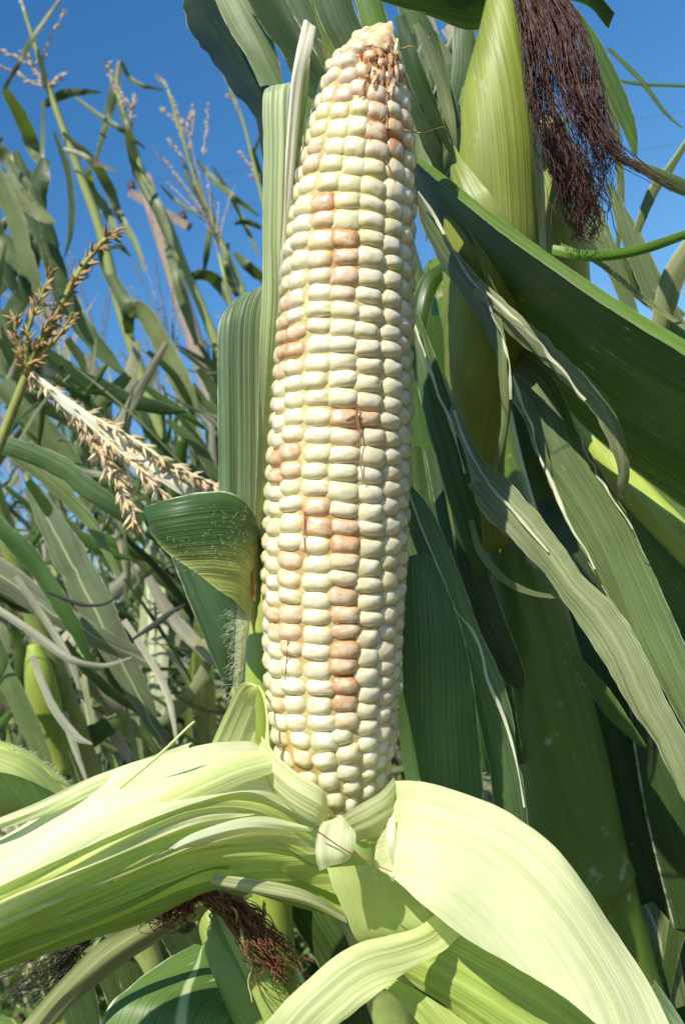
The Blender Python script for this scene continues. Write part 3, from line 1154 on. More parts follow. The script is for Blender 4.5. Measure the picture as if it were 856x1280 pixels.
    # raised flap left of the ear foot
    H([(262, 935, .284, 318, 940, .288, 3), (282, 890, .283, 320, 905, .288, 3), (298, 858, .282, 322, 862, .286, 3), (312, 852, .281, 328, 862, .279, 2), (326, 864, .277, 332, 872, .275, 1), (333, 896, .272, 336, 900, .271, 1), (330, 940, .272, 338, 945, .27, 1)],
      PALE2, 'small upright husk flap at the left foot of the ear', M_HUSK, n=50)
    # cups around the foot
    H([(328, 920, .268, 325, 960, .273, 3), (350, 948, .2625, 342, 985, .266, 5), (378, 970, .259, 368, 1012, .262, 6), (403, 988, .258, 394, 1030, .262, 5), (411, 1015, .2625, 408, 1038, .267, 2)],
      (.78, .78, .45), 'torn pale husk base hugging the ear foot', M_HUSK, rag=.05, ruffle=3)
    H([(492, 972, .272, 500, 1010, .276, 3), (476, 990, .264, 494, 1022, .268, 8), (455, 1002, .26, 478, 1042, .264, 10), (432, 1015, .259, 452, 1050, .264, 6), (420, 1030, .262, 430, 1058, .268, 2)],
      (.76, .77, .42), None, M_HUSK, rag=.04, ruffle=5)
    H([(474, 1010, .268, 490, 1016, .268, 4), (462, 1022, .262, 485, 1035, .264, 8), (452, 1036, .262, 474, 1050, .266, 6), (450, 1050, .268, 462, 1056, .27, 2)],
      (.55, .60, .20), None, M_HUSK, ruffle=4)
    # short ear shank in the middle
    tube('shank', [(425, 1020, .29, 95), (438, 1080, .29, 80), (462, 1150, .295, 70), (500, 1290, .31, 60)], M_STALK, p, (.42, .52, .16))
    # small white flap
    H([(404, 1027, .2545, 428, 1021, .2555, 0), (398, 1038, .251, 440, 1034, .252, 1), (394, 1056, .2495, 445, 1046, .2500, 2), (395, 1072, .2485, 441, 1064, .2490, 2), (399, 1089, .2490, 437, 1074, .2495, 0)],
      (.80, .80, .50), 'small pale torn husk scrap at the ear foot', M_HUSK, rag=.05, ruffle=3, n=30)
    # big right husk
    H([(492, 978, .274, 470, 1085, .262, 6), (528, 978, .264, 486, 1094, .25, 14), (563, 987, .26, 503, 1108, .246, 20), (625, 1010, .257, 535, 1138, .241, 22), (669, 1040, .254, 580, 1172, .238, 22), (714, 1086, .250, 640, 1207, .235, 20), (758, 1152, .246, 695, 1240, .232, 16), (803, 1219, .240, 745, 1282, .230, 10), (850, 1310, .231, 790, 1330, .229, 6)],
      (.84, .85, .50), 'large cupped pale husk bending down to the right', M_HUSK, ruffle=6, m=22, n=70)
    H([(478, 1080, .268, 484, 1094, .262, 2), (500, 1068, .258, 492, 1100, .25, 6), (497, 1040, .254, 484, 1060, .25, 4), (492, 1020, .256, 484, 1030, .256, 2)],
      (.84, .83, .62), None, M_HUSK, ruffle=2, n=24)
    H([(515, 1140, .272, 480, 1195, .276, 6), (575, 1165, .262, 520, 1235, .268, 10), (650, 1205, .256, 580, 1275, .262, 12), (740, 1270, .25, 660, 1330, .256, 8), (800, 1330, .246, 730, 1390, .25, 4)],
      (.36, .46, .10), 'speckled green husk under the large right husk', M_GHUSK, ruffle=5)
    # hanging loop and the strip folded back from it
    H([(408, 1085, .264, 496, 1082, .262, -4), (416, 1110, .262, 520, 1112, .264, -8), (430, 1140, .262, 545, 1135, .266, -10), (446, 1175, .264, 566, 1160, .266, -8), (470, 1200, .27, 570, 1180, .27, 0)],
      (.62, .68, .26), None, M_HUSK, ruffle=3)
    H([(548, 1140, .262, 578, 1168, .262, 2), (520, 1160, .256, 552, 1190, .255, 3), (480, 1170, .2525, 509, 1213, .2495, 4), (430, 1187, .249, 468, 1244, .2445, 4), (372, 1236, .245, 420, 1284, .241, 3), (310, 1300, .237, 370, 1330, .24, 4)],
      (.70, .74, .36), 'pale husk strip folding forward to the lower edge', M_HUSK, ruffle=7, rag=.03, n=80)
    H([(478, 1232, .262, 492, 1222, .262, 2), (505, 1258, .257, 535, 1246, .257, 4), (540, 1300, .252, 590, 1285, .252, 4), (570, 1340, .25, 620, 1330, .25, 2)],
      (.46, .56, .14), None, M_HUSK, ruffle=3)
    # silvery dry husk edge
    H([(430, 1140, .274, 434, 1154, .274, 1), (380, 1112, .268, 380, 1130, .268, 3), (325, 1100, .265, 318, 1118, .266, 3), (268, 1092, .264, 262, 1104, .265, 2)],
      (.40, .42, .20), 'dry silvery husk along the lower side of the left bundle', M_DRY, ruffle=3)
    # green side sliver behind the foot
    H([(498, 868, .292, 504, 866, .293, 1), (500, 930, .289, 516, 925, .291, 3), (508, 985, .285, 526, 980, .286, 3)], (.34, .44, .10), None, M_GHUSK, n=20)
    # stray silk threads
    lines = []
    for pp in ([(395, 1038), (430, 1062), (462, 1078), (490, 1090)], [(150, 985), (200, 943), (232, 912), (243, 902)]):
        lines.append(([P(a, b_, .2465 if a > 300 else .258) for a, b_ in smooth_rows(pp, 14)], .00022 if pp[0][0] > 300 else .0005))
    strands('silk', lines[:1], M_SILK, p, (.3, .12, .05))
    strands('husk_fibre', lines[1:], M_HUSK, p, (.75, .76, .45), kind=None)


build_husks()


# ------------------------------------------------------------------ helper: a stalk from pixel rows down to the soil
def stalk_to_ground(name, rows, mat, parent, col, sides=16, label=None):
    S = smooth_rows([list(q) for q in rows], 46)
    W = []
    for i, (a, b, d, w) in enumerate(S):
        W.append((P(a, b, d), w * d / F / 2))
    lo, rl = W[-1]
    dirn = (W[-1][0] - W[-6][0]).normalized()
    k = (dirn + Vector((0, 0, -1.2))).normalized()
    foot = lo + k * (lo.z / -k.z + .02)
    for i in range(1, 13):
        t = i / 12
        W.append((lo.lerp(foot, t), rl * (1 + 0.1 * math.sin(t * 20)) * (1 - .15 * t)))
    v, f, uv, ph = tube_geo(W, sides)
    return link_mesh(name, v, f, mat, parent, (*col[:3], 0.0), uv, ph, label=label), foot


DK = (.045, .085, .018)
MD = (.075, .125, .035)
GG = (.13, .175, .085)
LG = (.19, .23, .13)


def hairs(name, spots, parent, length, r, col=(.7, .7, .6)):
    lines = []
    for p, d in spots:
        rd = Vector((r.uniform(-1, 1), r.uniform(-1, 1), r.uniform(-1, 1)))
        l = length * r.uniform(.4, 1.2)
        q = (d + rd * .55).normalized()
        lines.append(([p, p + q * l * .6, p + (q + Vector((0, 0, -.3))).normalized() * l], .000045))
    return strands(name, lines, M_HAIR, parent, col)


def build_left_plant():
    r = random.Random(3)
    foot0 = P(345, 1290, .33)
    root = thing('corn_plant', 'corn plant with folded hairy leaf and straw-coloured strip close behind the peeled ear', 'corn plant',
                 Vector((foot0.x, foot0.y, 0)))
    stalk_to_ground('stalk', [(352, 560, .315, 36), (340, 680, .312, 38), (330, 800, .312, 42), (328, 900, .315, 46), (335, 1050, .32, 50), (350, 1290, .33, 52)],
                    M_STALK, root, (.30, .38, .07))

    def Lf(st, col, label=None, mat=M_LEAF, nm='leaf', **k):
        return ribbon(nm, st, mat, root, col, label=label, **k)
    # strip along the midrib runs to the top; the outer half of the blade is torn away above the shoulder
    Lf([(337, 108, .301, 366, 104, .302, 1), (329, 122, .298, 361, 118, .298, 2), (329, 205, .296, 357, 215, .296, 3), (328, 290, .295, 353, 305, .296, 3), (328, 360, .294, 350, 370, .296, 3), (324, 440, .292, 346, 450, .296, 3),
        (320, 540, .2905, 340, 540, .296, 3), (318, 640, .290, 334, 650, .296, 3), (316, 700, .292, 330, 700, .298, 2)],
       (.30, .36, .17), 'pale ribbed strip of leaf standing left of the ear', M_RIBLEAF, n=120, m=24, rag=.03, ribs=1.4)
    Lf([(292, 376, .2935, 331, 356, .2945, 3), (279, 392, .2905, 330, 380, .2940, 6), (273, 420, .2885, 328, 420, .2930, 8), (273, 510, .287, 323, 510, .2910, 8), (274, 590, .287, 321, 600, .2900, 8), (276, 640, .2865, 319, 650, .2895, 7), (290, 690, .290, 318, 700, .292, 4)],
       (.105, .16, .07), 'grey-green half of the leaf torn off square at its shoulder', M_RIBLEAF2, nm='leaf_lobe', n=110, m=34, rag=.012, ribs=1.8, prof=prof_pts([(0, -.5), (.2, .8), (.6, .7), (1, 0)]), endrag=9)
    # the blade folds over at its foot and runs into the pale collar
    Lf([(181, 634, .285, 185, 650, .285, 1), (196, 627, .2775, 194, 674, .2785, 4), (222, 621, .2745, 214, 696, .277, 7), (250, 616, .2745, 240, 712, .277, 8), (278, 614, .2765, 268, 732, .278, 8), (304, 622, .281, 296, 752, .281, 6), (322, 645, .288, 312, 772, .286, 3), (332, 680, .294, 318, 800, .291, 1)],
       (.05, .10, .024), 'dark folded-over foot of the leaf fading to a yellow-green collar', M_COLLAR, n=70, m=40, prof=prof_pts([(0, -1.2), (.10, .5), (.35, .9), (.7, .9), (1, 0)]), ribs=1.2, ruffle=4, rag=.02)
    # hairy sheath edge
    Lf([(300, 700, .288, 318, 700, .288, 2), (296, 760, .286, 314, 765, .286, 3), (294, 810, .285, 308, 815, .286, 3), (291, 860, .285, 302, 865, .287, 2)], (.42, .44, .22), None, M_GHUSK, nm='leaf_sheath', ruffle=3)
    Lf([(316, 680, .286, 322, 682, .286, 1), (312, 715, .2845, 320, 716, .2845, 1), (316, 750, .285, 320, 752, .285, 1)], (.30, .16, .05), None, M_DRY, nm='torn_sheath_edge', ruffle=2, n=16)
    sp = []
    for i in range(130):
        y = r.uniform(755, 880)
        x = r.uniform(291, 306)
        sp.append((P(x, y, .2845), (CM.to_3x3() @ Vector((-1, r.uniform(-.7, .3), .3)))))
    hairs('hair', sp, root, .0042, r, (.5, .5, .38))
    sp = []
    for i in range(200):
        x, y = r.uniform(205, 310), r.uniform(628, 715)
        sp.append((P(x, y, .2745), (CM.to_3x3() @ Vector((r.uniform(-1, 1), r.uniform(-1, .5), .8)))))
    hairs('hair', sp, root, .0013, r, (.32, .36, .22))
    # straw-coloured dry leaf hanging beside the ear tip
    Lf([(380, 24, .286, 396, 34, .287, 1), (372, 58, .283, 390, 62, .284, 3), (364, 100, .282, 378, 104, .283, 3), (359, 160, .282, 372, 166, .283, 3), (355, 225, .283, 366, 232, .284, 3), (352, 300, .284, 358, 306, .285, 2), (350, 350, .287, 353, 352, .287, 0)],
       (.66, .64, .46), 'straw-coloured dry leaf strip beside the ear tip', M_DRY, ruffle=3, rag=.04, n=60)
    Lf([(378, 50, .286, 392, 46, .288, 1), (392, 52, .287, 402, 50, .288, 2), (402, 70, .29, 412, 66, .291, 2), (406, 100, .294, 418, 96, .294, 1), (402, 130, .3, 414, 128, .3, 0)], (.36, .40, .19), None, M_DRY, ruffle=2)
    Lf([(378, 60, .288, 388, 62, .288, 1), (372, 120, .286, 384, 124, .287, 3), (367, 200, .287, 374, 204, .288, 2), (362, 260, .29, 366, 262, .29, 0)], (.16, .2, .07), None, ruffle=2)
    # dark triangular blade hanging behind the sheath
    Lf([(212, 690, .33, 300, 680, .33, 2), (232, 740, .33, 302, 740, .33, 6), (256, 800, .33, 300, 800, .33, 5), (278, 850, .332, 292, 850, .332, 2), (284, 872, .333, 286, 872, .333, 0)],
       (.06, .115, .045), 'dark bleached-spot leaf hanging behind the collar', rag=.03, ruffle=4)
    # two blades to the right of the ear foot
    Lf([(500, 700, .318, 530, 690, .318, 2), (499, 720, .315, 548, 712, .316, 6), (501, 780, .312, 574, 776, .314, 12), (503, 860, .311, 592, 860, .313, 14), (506, 940, .312, 600, 940, .313, 14), (512, 1010, .314, 604, 1010, .315, 10), (530, 1100, .318, 600, 1100, .318, 6)],
       (.085, .155, .06), 'broad rounded green leaf right of the ear foot', n=60, m=14, rag=.012)
    Lf([(498, 590, .328, 506, 598, .328, 1), (510, 660, .325, 540, 640, .325, 4), (540, 740, .322, 572, 712, .322, 6), (560, 810, .321, 600, 790, .321, 7), (590, 870, .321, 628, 850, .321, 7), (606, 940, .322, 645, 920, .322, 7), (618, 1010, .323, 656, 995, .323, 6), (628, 1080, .325, 664, 1070, .325, 4)],
       (.10, .165, .065), 'narrow torn leaf edged pale beside the broad rounded one', n=70, rag=.03, notch=.08)


build_left_plant()


def silk_clump(name, parent, start, spread, dirs, n, length, rad, col, r, curl=.35, grav=.18, seg=26):
    lines = []
    for i in range(n):
        s = start + Vector((r.uniform(-1, 1), r.uniform(-1, 1), r.uniform(-1, 1))) * spread
        d = dirs[r.randrange(len(dirs))] + Vector((r.uniform(-1, 1), r.uniform(-1, 1), r.uniform(-1, 1))) * .25
        lines.append((wander(s, d, length * r.uniform(.45, 1.15), seg, curl, grav, r.uniform(0, 3)), rad * r.uniform(.7, 1.3)))
    return strands(name, lines, M_SILK, parent, col)


def silk_path(paths, n, r, rad, jit, sub=22):
    """fibres that follow pixel paths loosely; rows px,py,d"""
    out = []
    for k in range(n):
        pp = paths[r.randrange(len(paths))]
        if k % 9 == 0:
            cx, cy = r.gauss(0, jit), r.gauss(0, jit * .3)
            pk = r.randrange(len(paths))
        pp = paths[pk]
        jx, jy = cx + r.gauss(0, jit * .28), cy + r.gauss(0, jit * .2)
        cut = r.uniform(.45, 1.0)
        a = r.uniform(0, 9)
        fr, am = r.uniform(5, 13), r.uniform(2, 7)
        S = smooth_rows([list(q) for q in pp], sub)
        S = S[:max(6, int(sub * cut))]
        line = []
        for i, (x, y, d) in enumerate(S):
            t = i / sub
            o = am * math.sin(a + fr * t * 3) * (.3 + t)
            line.append(P(x + jx * (.5 + t) + o, y + jy + am * .5 * math.cos(a * 2 + fr * 2.3 * t), d + 0.004 * math.sin(a * 3 + fr * t * 2) + jx * .00015))
        out.append((line, rad * r.uniform(.7, 1.3)))
    return out


def build_husked_ears():
    r = random.Random(8)
    root = thing('corn_ear', 'unopened green corn ear with a long dark silk tail at the upper right', 'corn ear', P(630, 420, .35))
    v = [(636, -60, .345, 26), (634, -20, .345, 44), (631, 40, .345, 66), (626, 100, .345, 88), (620, 170, .345, 108), (616, 250, .346, 120), (614, 330, .348, 122), (606, 420, .356, 104), (598, 500, .366, 84), (592, 580, .376, 76), (600, 680, .385, 70)]
    tube('husk', v, M_GHUSK, root, (.27, .32, .06), n=60, sides=28)
    # overlapping outer husks
    ribbon('outer_husk', [(562, 222, .336, 567, 182, .335, 1), (570, 260, .329, 592, 218, .328, 3), (590, 300, .326, 618, 250, .3235, 4), (606, 350, .326, 648, 300, .325, 4), (620, 420, .332, 672, 370, .332, 3)], M_GHUSK, root,
           (.26, .31, .07), n=40, rag=.03, ribs=2)
    ribbon('outer_husk', [(634, -30, .334, 650, -30, .335, 1), (640, 30, .3285, 662, 30, .334, 3), (652, 90, .3285, 668, 90, .336, 3), (661, 160, .330, 675, 160, .339, 3), (668, 230, .333, 680, 230, .342, 3), (672, 300, .336, 682, 300, .344, 2), (672, 380, .34, 682, 380, .346, 1)],
           M_GHUSK, root, (.24, .32, .06), n=40)
    L = silk_path([[(650, -40, .335), (680, 20, .325), (700, 90, .32), (725, 150, .318), (738, 190, .318), (740, 240, .32), (735, 285, .322)],
                   [(655, -50, .335), (700, 30, .322), (720, 100, .318), (748, 160, .316), (770, 192, .316), (800, 212, .318), (850, 240, .32)],
                   [(645, -40, .33), (670, 40, .322), (684, 110, .32), (705, 180, .32), (722, 240, .321), (715, 300, .325)],
                   [(650, -40, .33), (664, 50, .322), (672, 120, .32), (684, 170, .32), (690, 205, .322), (712, 235, .325)],
                   [(660, -50, .335), (705, 10, .325), (728, 70, .32), (742, 130, .318), (756, 180, .318), (752, 220, .32), (742, 262, .322)]],
                  460, r, .00016, 9, 44)
    strands('silk', L, M_SILK, root, (.085, .032, .022))
    root2 = thing('corn_ear', 'smaller fuzzy green corn ear with red-brown silk tucked behind the unopened one', 'corn ear', P(700, 400, .40))
    tube('husk', [(690, 150, .395, 30), (692, 190, .395, 48), (694, 240, .396, 62), (698, 300, .398, 70), (704, 380, .402, 66), (708, 430, .405, 50)], M_GHUSK, root2, (.36, .42, .09), n=30, sides=20)
    L = silk_path([[(684, 165, .385), (692, 200, .37), (708, 250, .365), (726, 290, .365), (738, 312, .366)], [(690, 160, .385), (715, 200, .37), (735, 250, .366), (750, 300, .368)],
                   [(684, 165, .38), (696, 190, .37), (716, 210, .366), (735, 270, .366), (725, 310, .366)]], 170, r, .0003, 9, 26)
    strands('silk', L, M_SILK, root2, (.17, .055, .035))
    sp = [(P(r.uniform(674, 725), r.uniform(190, 330), .383), CM.to_3x3() @ Vector((r.uniform(-1, 1), -.5, .6))) for _ in range(160)]
    hairs('hair', sp, root2, .006, r, (.45, .40, .22))
    # young ear under the bundle
    root3 = thing('corn_ear', 'young green corn ear with a brown silk tangle below the pulled-down husks', 'corn ear', P(350, 1310, .30))
    tube('husk', [(252, 1105, .315, 22), (266, 1135, .31, 46), (285, 1180, .305, 60), (308, 1230, .30, 66), (335, 1290, .298, 66), (360, 1350, .298, 60)], M_GHUSK, root3, (.32, .42, .09), n=30, sides=20)
    ribbon('outer_husk', [(262, 1125, .295, 275, 1118, .295, 1), (282, 1170, .289, 306, 1160, .289, 3), (308, 1225, .285, 342, 1210, .286, 4), (335, 1290, .284, 375, 1270, .286, 4), (350, 1330, .285, 395, 1310, .287, 3)], M_GHUSK, root3, (.36, .46, .11), n=30)
    L = silk_path([[(262, 1118, .30), (235, 1112, .29), (212, 1122, .285), (200, 1140, .285), (212, 1160, .288)], [(262, 1112, .30), (240, 1125, .287), (225, 1145, .285), (235, 1165, .288)],
                   [(255, 1112, .30), (290, 1130, .286), (320, 1165, .282), (345, 1200, .281), (375, 1225, .282)], [(255, 1116, .3), (300, 1150, .284), (335, 1200, .281), (350, 1245, .282)],
                   [(250, 1110, .29), (270, 1120, .285), (310, 1140, .283), (350, 1180, .283), (385, 1212, .284)], [(250, 1110, .295), (215, 1130, .284), (195, 1165, .284)]], 330, r, .00024, 12, 30)
    strands('silk', L, M_SILK, root3, (.21, .08, .04))
    strands('silk', silk_path([[(272, 1112, .285), (296, 1150, .28), (312, 1200, .278), (312, 1250, .278), (300, 1300, .28)]], 2, r, .0006, 1, 26), M_HUSK, root3, (.55, .55, .22), kind=None)
    root4 = thing('corn_ear', 'pale green corn ear tip poking in at the left edge', 'corn ear', P(-70, 1000, .36))
    tube('husk', [(-90, 985, .37, 130), (-30, 978, .36, 112), (15, 978, .352, 88), (50, 988, .348, 62), (80, 1004, .346, 44), (110, 1030, .345, 30)], M_GHUSK, root4, (.42, .52, .13), n=30, sides=22)
    ribbon('outer_husk', [(-60, 925, .34, -60, 960, .325, 2), (0, 936, .335, 0, 965, .325, 4), (40, 950, .335, 36, 975, .328, 3), (80, 985, .338, 76, 995, .335, 1)], M_GHUSK, root4, (.46, .54, .18), n=30)
    sp = [(P(10 + 75 * t, 938 + 48 * t * t, .336), CM.to_3x3() @ Vector((.4, 1, .3))) for t in [r.random() for _ in range(90)]]
    hairs('hair', sp, root4, .003, r, (.7, .7, .55))


build_husked_ears()


def build_right_plants():
    r = random.Random(14)
    f0 = P(800, 1290, .40)
    root = thing('corn_plant', 'big-leaved corn plant with a thick shaded stalk close to the right of the peeled ear', 'corn plant', Vector((f0.x + .1, f0.y, 0)))
    stalk_to_ground('stalk', [(562, 330, .45, 66), (590, 470, .44, 78), (615, 600, .432, 86), (655, 760, .425, 104), (695, 930, .42, 116), (722, 1060, .417, 118), (732, 1105, .416, 126), (742, 1128, .416, 112), (775, 1230, .416, 100), (800, 1300, .416, 100)],
                    M_STALK, root, (.10, .165, .022), sides=20, label='thick dark green stalk with a node')

    def Lf(st, col, label=None, mat=M_LEAF, nm='leaf', **k):
        return ribbon(nm, st, mat, root, col, label=label, **k)

    def B(pts, col, label=None, mat=M_LEAF, nm='leaf', **k):
        return blade(nm, pts, mat, root, col, label=label, **k)
    # wide arching leaf across the right side; shade and lit margin painted by colour
    pr = prof_pts([(0, 0), (.25, .6), (.6, .1), (1, -.1)])
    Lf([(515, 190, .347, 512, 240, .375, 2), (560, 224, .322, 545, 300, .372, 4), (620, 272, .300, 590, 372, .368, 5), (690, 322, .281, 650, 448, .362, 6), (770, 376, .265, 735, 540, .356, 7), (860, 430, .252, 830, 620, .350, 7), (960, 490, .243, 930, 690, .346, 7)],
       (.042, .078, .024), 'wide arching leaf coloured dark for shade, with a turned margin coloured as sunlit', n=80, m=26, prof=pr, rag=.004)
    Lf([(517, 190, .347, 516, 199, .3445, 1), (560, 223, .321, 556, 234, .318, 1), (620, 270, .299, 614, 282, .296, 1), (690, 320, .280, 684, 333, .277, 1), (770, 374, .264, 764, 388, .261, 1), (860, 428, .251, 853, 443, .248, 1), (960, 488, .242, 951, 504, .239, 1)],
       (.10, .17, .022), 'curled margin of the wide leaf with sunlight in its colour', nm='leaf_margin', n=90, m=8, rag=.05)
    for q, c in (([(500, 20, .325, 14), (516, 80, .325, 22, .4), (540, 140, .328, 18, .2), (566, 196, .332, 4)], (.05, .09, .025)), ([(508, 70, .33, 16), (524, 130, .33, 30, .3), (540, 180, .332, 26), (552, 226, .335, 4)], (.045, .075, .025)),
                 ([(520, 30, .335, 10), (548, 90, .335, 16, -.4), (562, 150, .335, 14, .3), (570, 190, .336, 3)], (.17, .2, .11)), ([(540, 40, .338, 10), (556, 100, .338, 13, .5), (574, 160, .338, 8)], (.05, .085, .025))):
        B(q, c, None, b=.12, rag=.09, notch=.1, n=50)
    # second wide leaf beneath it
    Lf([(690, 440, .38, 640, 500, .40, 6), (760, 500, .37, 700, 590, .39, 10), (830, 570, .36, 770, 690, .38, 12), (910, 650, .35, 850, 790, .37, 12)], (.085, .14, .045), None, n=50, rag=.01)
    # torn strips
    Lf([(516, 236, .345, 520, 260, .35, 1), (560, 296, .336, 545, 318, .345, 3), (600, 350, .327, 590, 390, .336, 4), (625, 400, .322, 612, 430, .328, 3), (634, 450, .320, 622, 458, .322, 2), (634, 530, .32, 626, 530, .32, 1), (618, 600, .322, 614, 596, .322, 0)],
       (.13, .17, .08), 'torn thin leaf strip hanging from the wide leaf', n=100, rag=.10, notch=.1)
    Lf([(600, 348, .325, 592, 366, .33, 2), (650, 394, .318, 634, 416, .322, 3), (700, 438, .313, 686, 458, .316, 3), (745, 482, .309, 728, 502, .311, 5), (774, 530, .307, 755, 542, .3085, 4), (786, 575, .308, 768, 580, .309, 3), (784, 612, .312, 772, 608, .312, 1), (776, 626, .316, 772, 622, .316, 0)],
       (.23, .27, .165), 'grey torn leaf strip curling over at its tip', n=110, rag=.14, notch=.12)
    Lf([(632, 428, .352, 626, 450, .353, 2), (690, 470, .345, 650, 510, .347, 7), (722, 540, .34, 676, 580, .342, 9), (752, 590, .337, 706, 650, .339, 10), (790, 660, .333, 744, 720, .336, 11), (836, 760, .328, 790, 800, .33, 11), (872, 840, .323, 838, 880, .325, 9), (910, 920, .318, 880, 960, .32, 8)],
       (.125, .18, .08), 'long grey-green leaf with a curl-shaped shadow', n=120, rag=.03, ribs=1.2, m=22)
    Lf([(566, 500, .345, 560, 520, .346, 1), (600, 568, .335, 585, 590, .336, 4), (640, 606, .327, 600, 640, .329, 7), (690, 660, .32, 656, 690, .322, 8), (742, 720, .313, 704, 750, .315, 9), (790, 790, .306, 748, 820, .308, 10), (830, 870, .3, 792, 890, .302, 10), (866, 940, .295, 832, 960, .297, 9), (910, 1040, .288, 880, 1050, .29, 8)],
       (.23, .27, .16), 'pale grey-green leaf arching to the right edge', n=150, rag=.05, notch=.2, ribs=1.2, m=22)
    Lf([(584, 605, .331, 596, 600, .331, 1), (612, 640, .326, 624, 622, .328, 2), (654, 690, .32, 664, 672, .322, 2), (690, 725, .318, 694, 718, .318, 1)], (.19, .23, .13), None, n=40, rag=.09, notch=.1)
    # narrow dark blades near the ear
    B([(512, 395, .355, 22), (535, 470, .35, 34, .2), (562, 560, .348, 40, .2), (585, 650, .348, 34, .2), (600, 720, .35, 10)], (.07, .12, .035), None, b=.12, rag=.03)
    B([(588, 650, .34, 7), (600, 690, .335, 9, .5), (630, 725, .33, 9, .5), (664, 741, .327, 7, .3), (702, 747, .325, 3)], (.20, .24, .12), 'thin curling leaf strip', n=40, rag=.1)
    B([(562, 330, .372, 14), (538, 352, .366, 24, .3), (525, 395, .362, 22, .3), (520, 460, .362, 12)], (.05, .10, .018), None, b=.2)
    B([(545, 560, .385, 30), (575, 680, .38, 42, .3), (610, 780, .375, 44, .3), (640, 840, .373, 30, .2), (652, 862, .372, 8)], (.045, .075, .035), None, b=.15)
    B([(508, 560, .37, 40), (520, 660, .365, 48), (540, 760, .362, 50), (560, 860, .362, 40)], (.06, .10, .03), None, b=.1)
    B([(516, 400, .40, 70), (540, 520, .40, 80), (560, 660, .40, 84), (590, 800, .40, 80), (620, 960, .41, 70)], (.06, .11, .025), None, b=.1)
    # pale round leaf stem crossing to the right
    tube('leaf_stem', [(690, 500, .375, 26), (740, 556, .37, 34), (790, 612, .364, 40), (840, 664, .358, 42), (900, 725, .35, 44)], M_STALK, root, (.36, .43, .08), n=30, sides=16, label='thick pale green leaf stem')
    # long thin arcs
    B([(690, 312, .335, 12), (740, 320, .328, 14, .4), (800, 312, .322, 13, .4), (870, 288, .318, 11, .4)], (.13, .24, .03), 'thin bright arching leaf', b=.1)
    B([(700, 306, .345, 5), (750, 330, .343, 7, .3), (800, 370, .34, 7, .3), (870, 420, .335, 5)], (.2, .24, .12), None)
    for k in range(16):
        x, y = r.uniform(505, 700), r.uniform(330, 560)
        l = r.uniform(160, 330)
        a = r.uniform(.8, 1.6)
        w = r.uniform(18, 60)
        d = r.uniform(.46, .62)
        B([(x, y, d, w * .5), (x + math.cos(a) * l * .4, y + math.sin(a) * l * .4, d, w, r.uniform(-.5, .5)), (x + math.cos(a) * l * .75 + 12, y + math.sin(a) * l * .75, d, w * .8, r.uniform(-.5, .5)), (x + math.cos(a) * l + 25, y + math.sin(a) * l, d, w * .1)],
          r.choice(((.045, .08, .02), (.07, .11, .03), (.10, .14, .06), (.055, .10, .02))), b=.14, rag=.04, n=40, m=6)
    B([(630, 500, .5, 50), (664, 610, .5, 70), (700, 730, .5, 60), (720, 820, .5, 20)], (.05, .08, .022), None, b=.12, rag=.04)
    # leaves behind the big right husk; deep shade painted into the dark ones
    B([(716, 820, .39, 12), (750, 866, .385, 22, .4), (782, 908, .382, 16, .4), (806, 934, .38, 4)], (.09, .16, .03), 'shaded leaf tip with a lit edge', rag=.05)
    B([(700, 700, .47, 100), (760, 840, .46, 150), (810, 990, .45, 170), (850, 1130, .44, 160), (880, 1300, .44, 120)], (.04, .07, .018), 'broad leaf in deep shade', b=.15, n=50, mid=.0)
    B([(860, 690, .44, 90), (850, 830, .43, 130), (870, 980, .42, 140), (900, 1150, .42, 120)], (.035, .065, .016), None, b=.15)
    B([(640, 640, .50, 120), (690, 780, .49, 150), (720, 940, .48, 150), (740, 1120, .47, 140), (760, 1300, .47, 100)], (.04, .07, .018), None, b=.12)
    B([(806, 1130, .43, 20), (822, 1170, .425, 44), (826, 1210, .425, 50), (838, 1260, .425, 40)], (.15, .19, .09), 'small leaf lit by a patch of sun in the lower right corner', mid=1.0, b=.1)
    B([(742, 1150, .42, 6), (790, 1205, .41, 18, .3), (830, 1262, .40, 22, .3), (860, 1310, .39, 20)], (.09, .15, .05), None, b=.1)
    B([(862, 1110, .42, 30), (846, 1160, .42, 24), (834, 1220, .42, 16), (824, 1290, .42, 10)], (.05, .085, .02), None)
    fib = ([(522, 240, .338), (560, 300, .332), (596, 356, .325), (622, 410, .319), (634, 450, .317), (640, 500, .318)], [(596, 352, .322), (648, 402, .3135), (690, 448, .311), (730, 500, .3065)],
           [(566, 512, .338), (594, 580, .33), (636, 634, .322), (688, 690, .316)], [(640, 470, .343), (668, 546, .338), (700, 630, .334), (742, 712, .331)], [(722, 540, .338), (744, 590, .336), (790, 660, .33)],
           [(518, 405, .35), (540, 470, .345), (566, 540, .343), (580, 590, .343)], [(508, 612, .32), (540, 690, .32), (566, 756, .318), (596, 800, .317), (612, 860, .317), (640, 930, .318), (656, 1010, .319)])
    for pp in fib:
        q = [(a + r.gauss(0, 1.2), b_ + r.gauss(0, 1.2), d, r.uniform(1.2, 4.5), r.uniform(-.5, .5)) for a, b_, d in smooth_rows([list(x) for x in pp], 12)]
        B(q, (.66, .66, .48), None, M_DRY, nm='torn_fibre', n=60, m=2, rag=.3)
    # plant carrying the leaves over the ear tip
    f1 = P(700, 1250, .62)
    top = thing('corn_plant', 'tall corn plant whose ragged leaves hang over the tip of the peeled ear', 'corn plant', Vector((f1.x, f1.y, 0)))
    stalk_to_ground('stalk', [(300, -260, .52, 22), (345, -100, .54, 34), (420, 100, .57, 44), (500, 330, .59, 50), (570, 600, .61, 54), (690, 1080, .63, 58)], M_STALK, top, (.20, .27, .06))

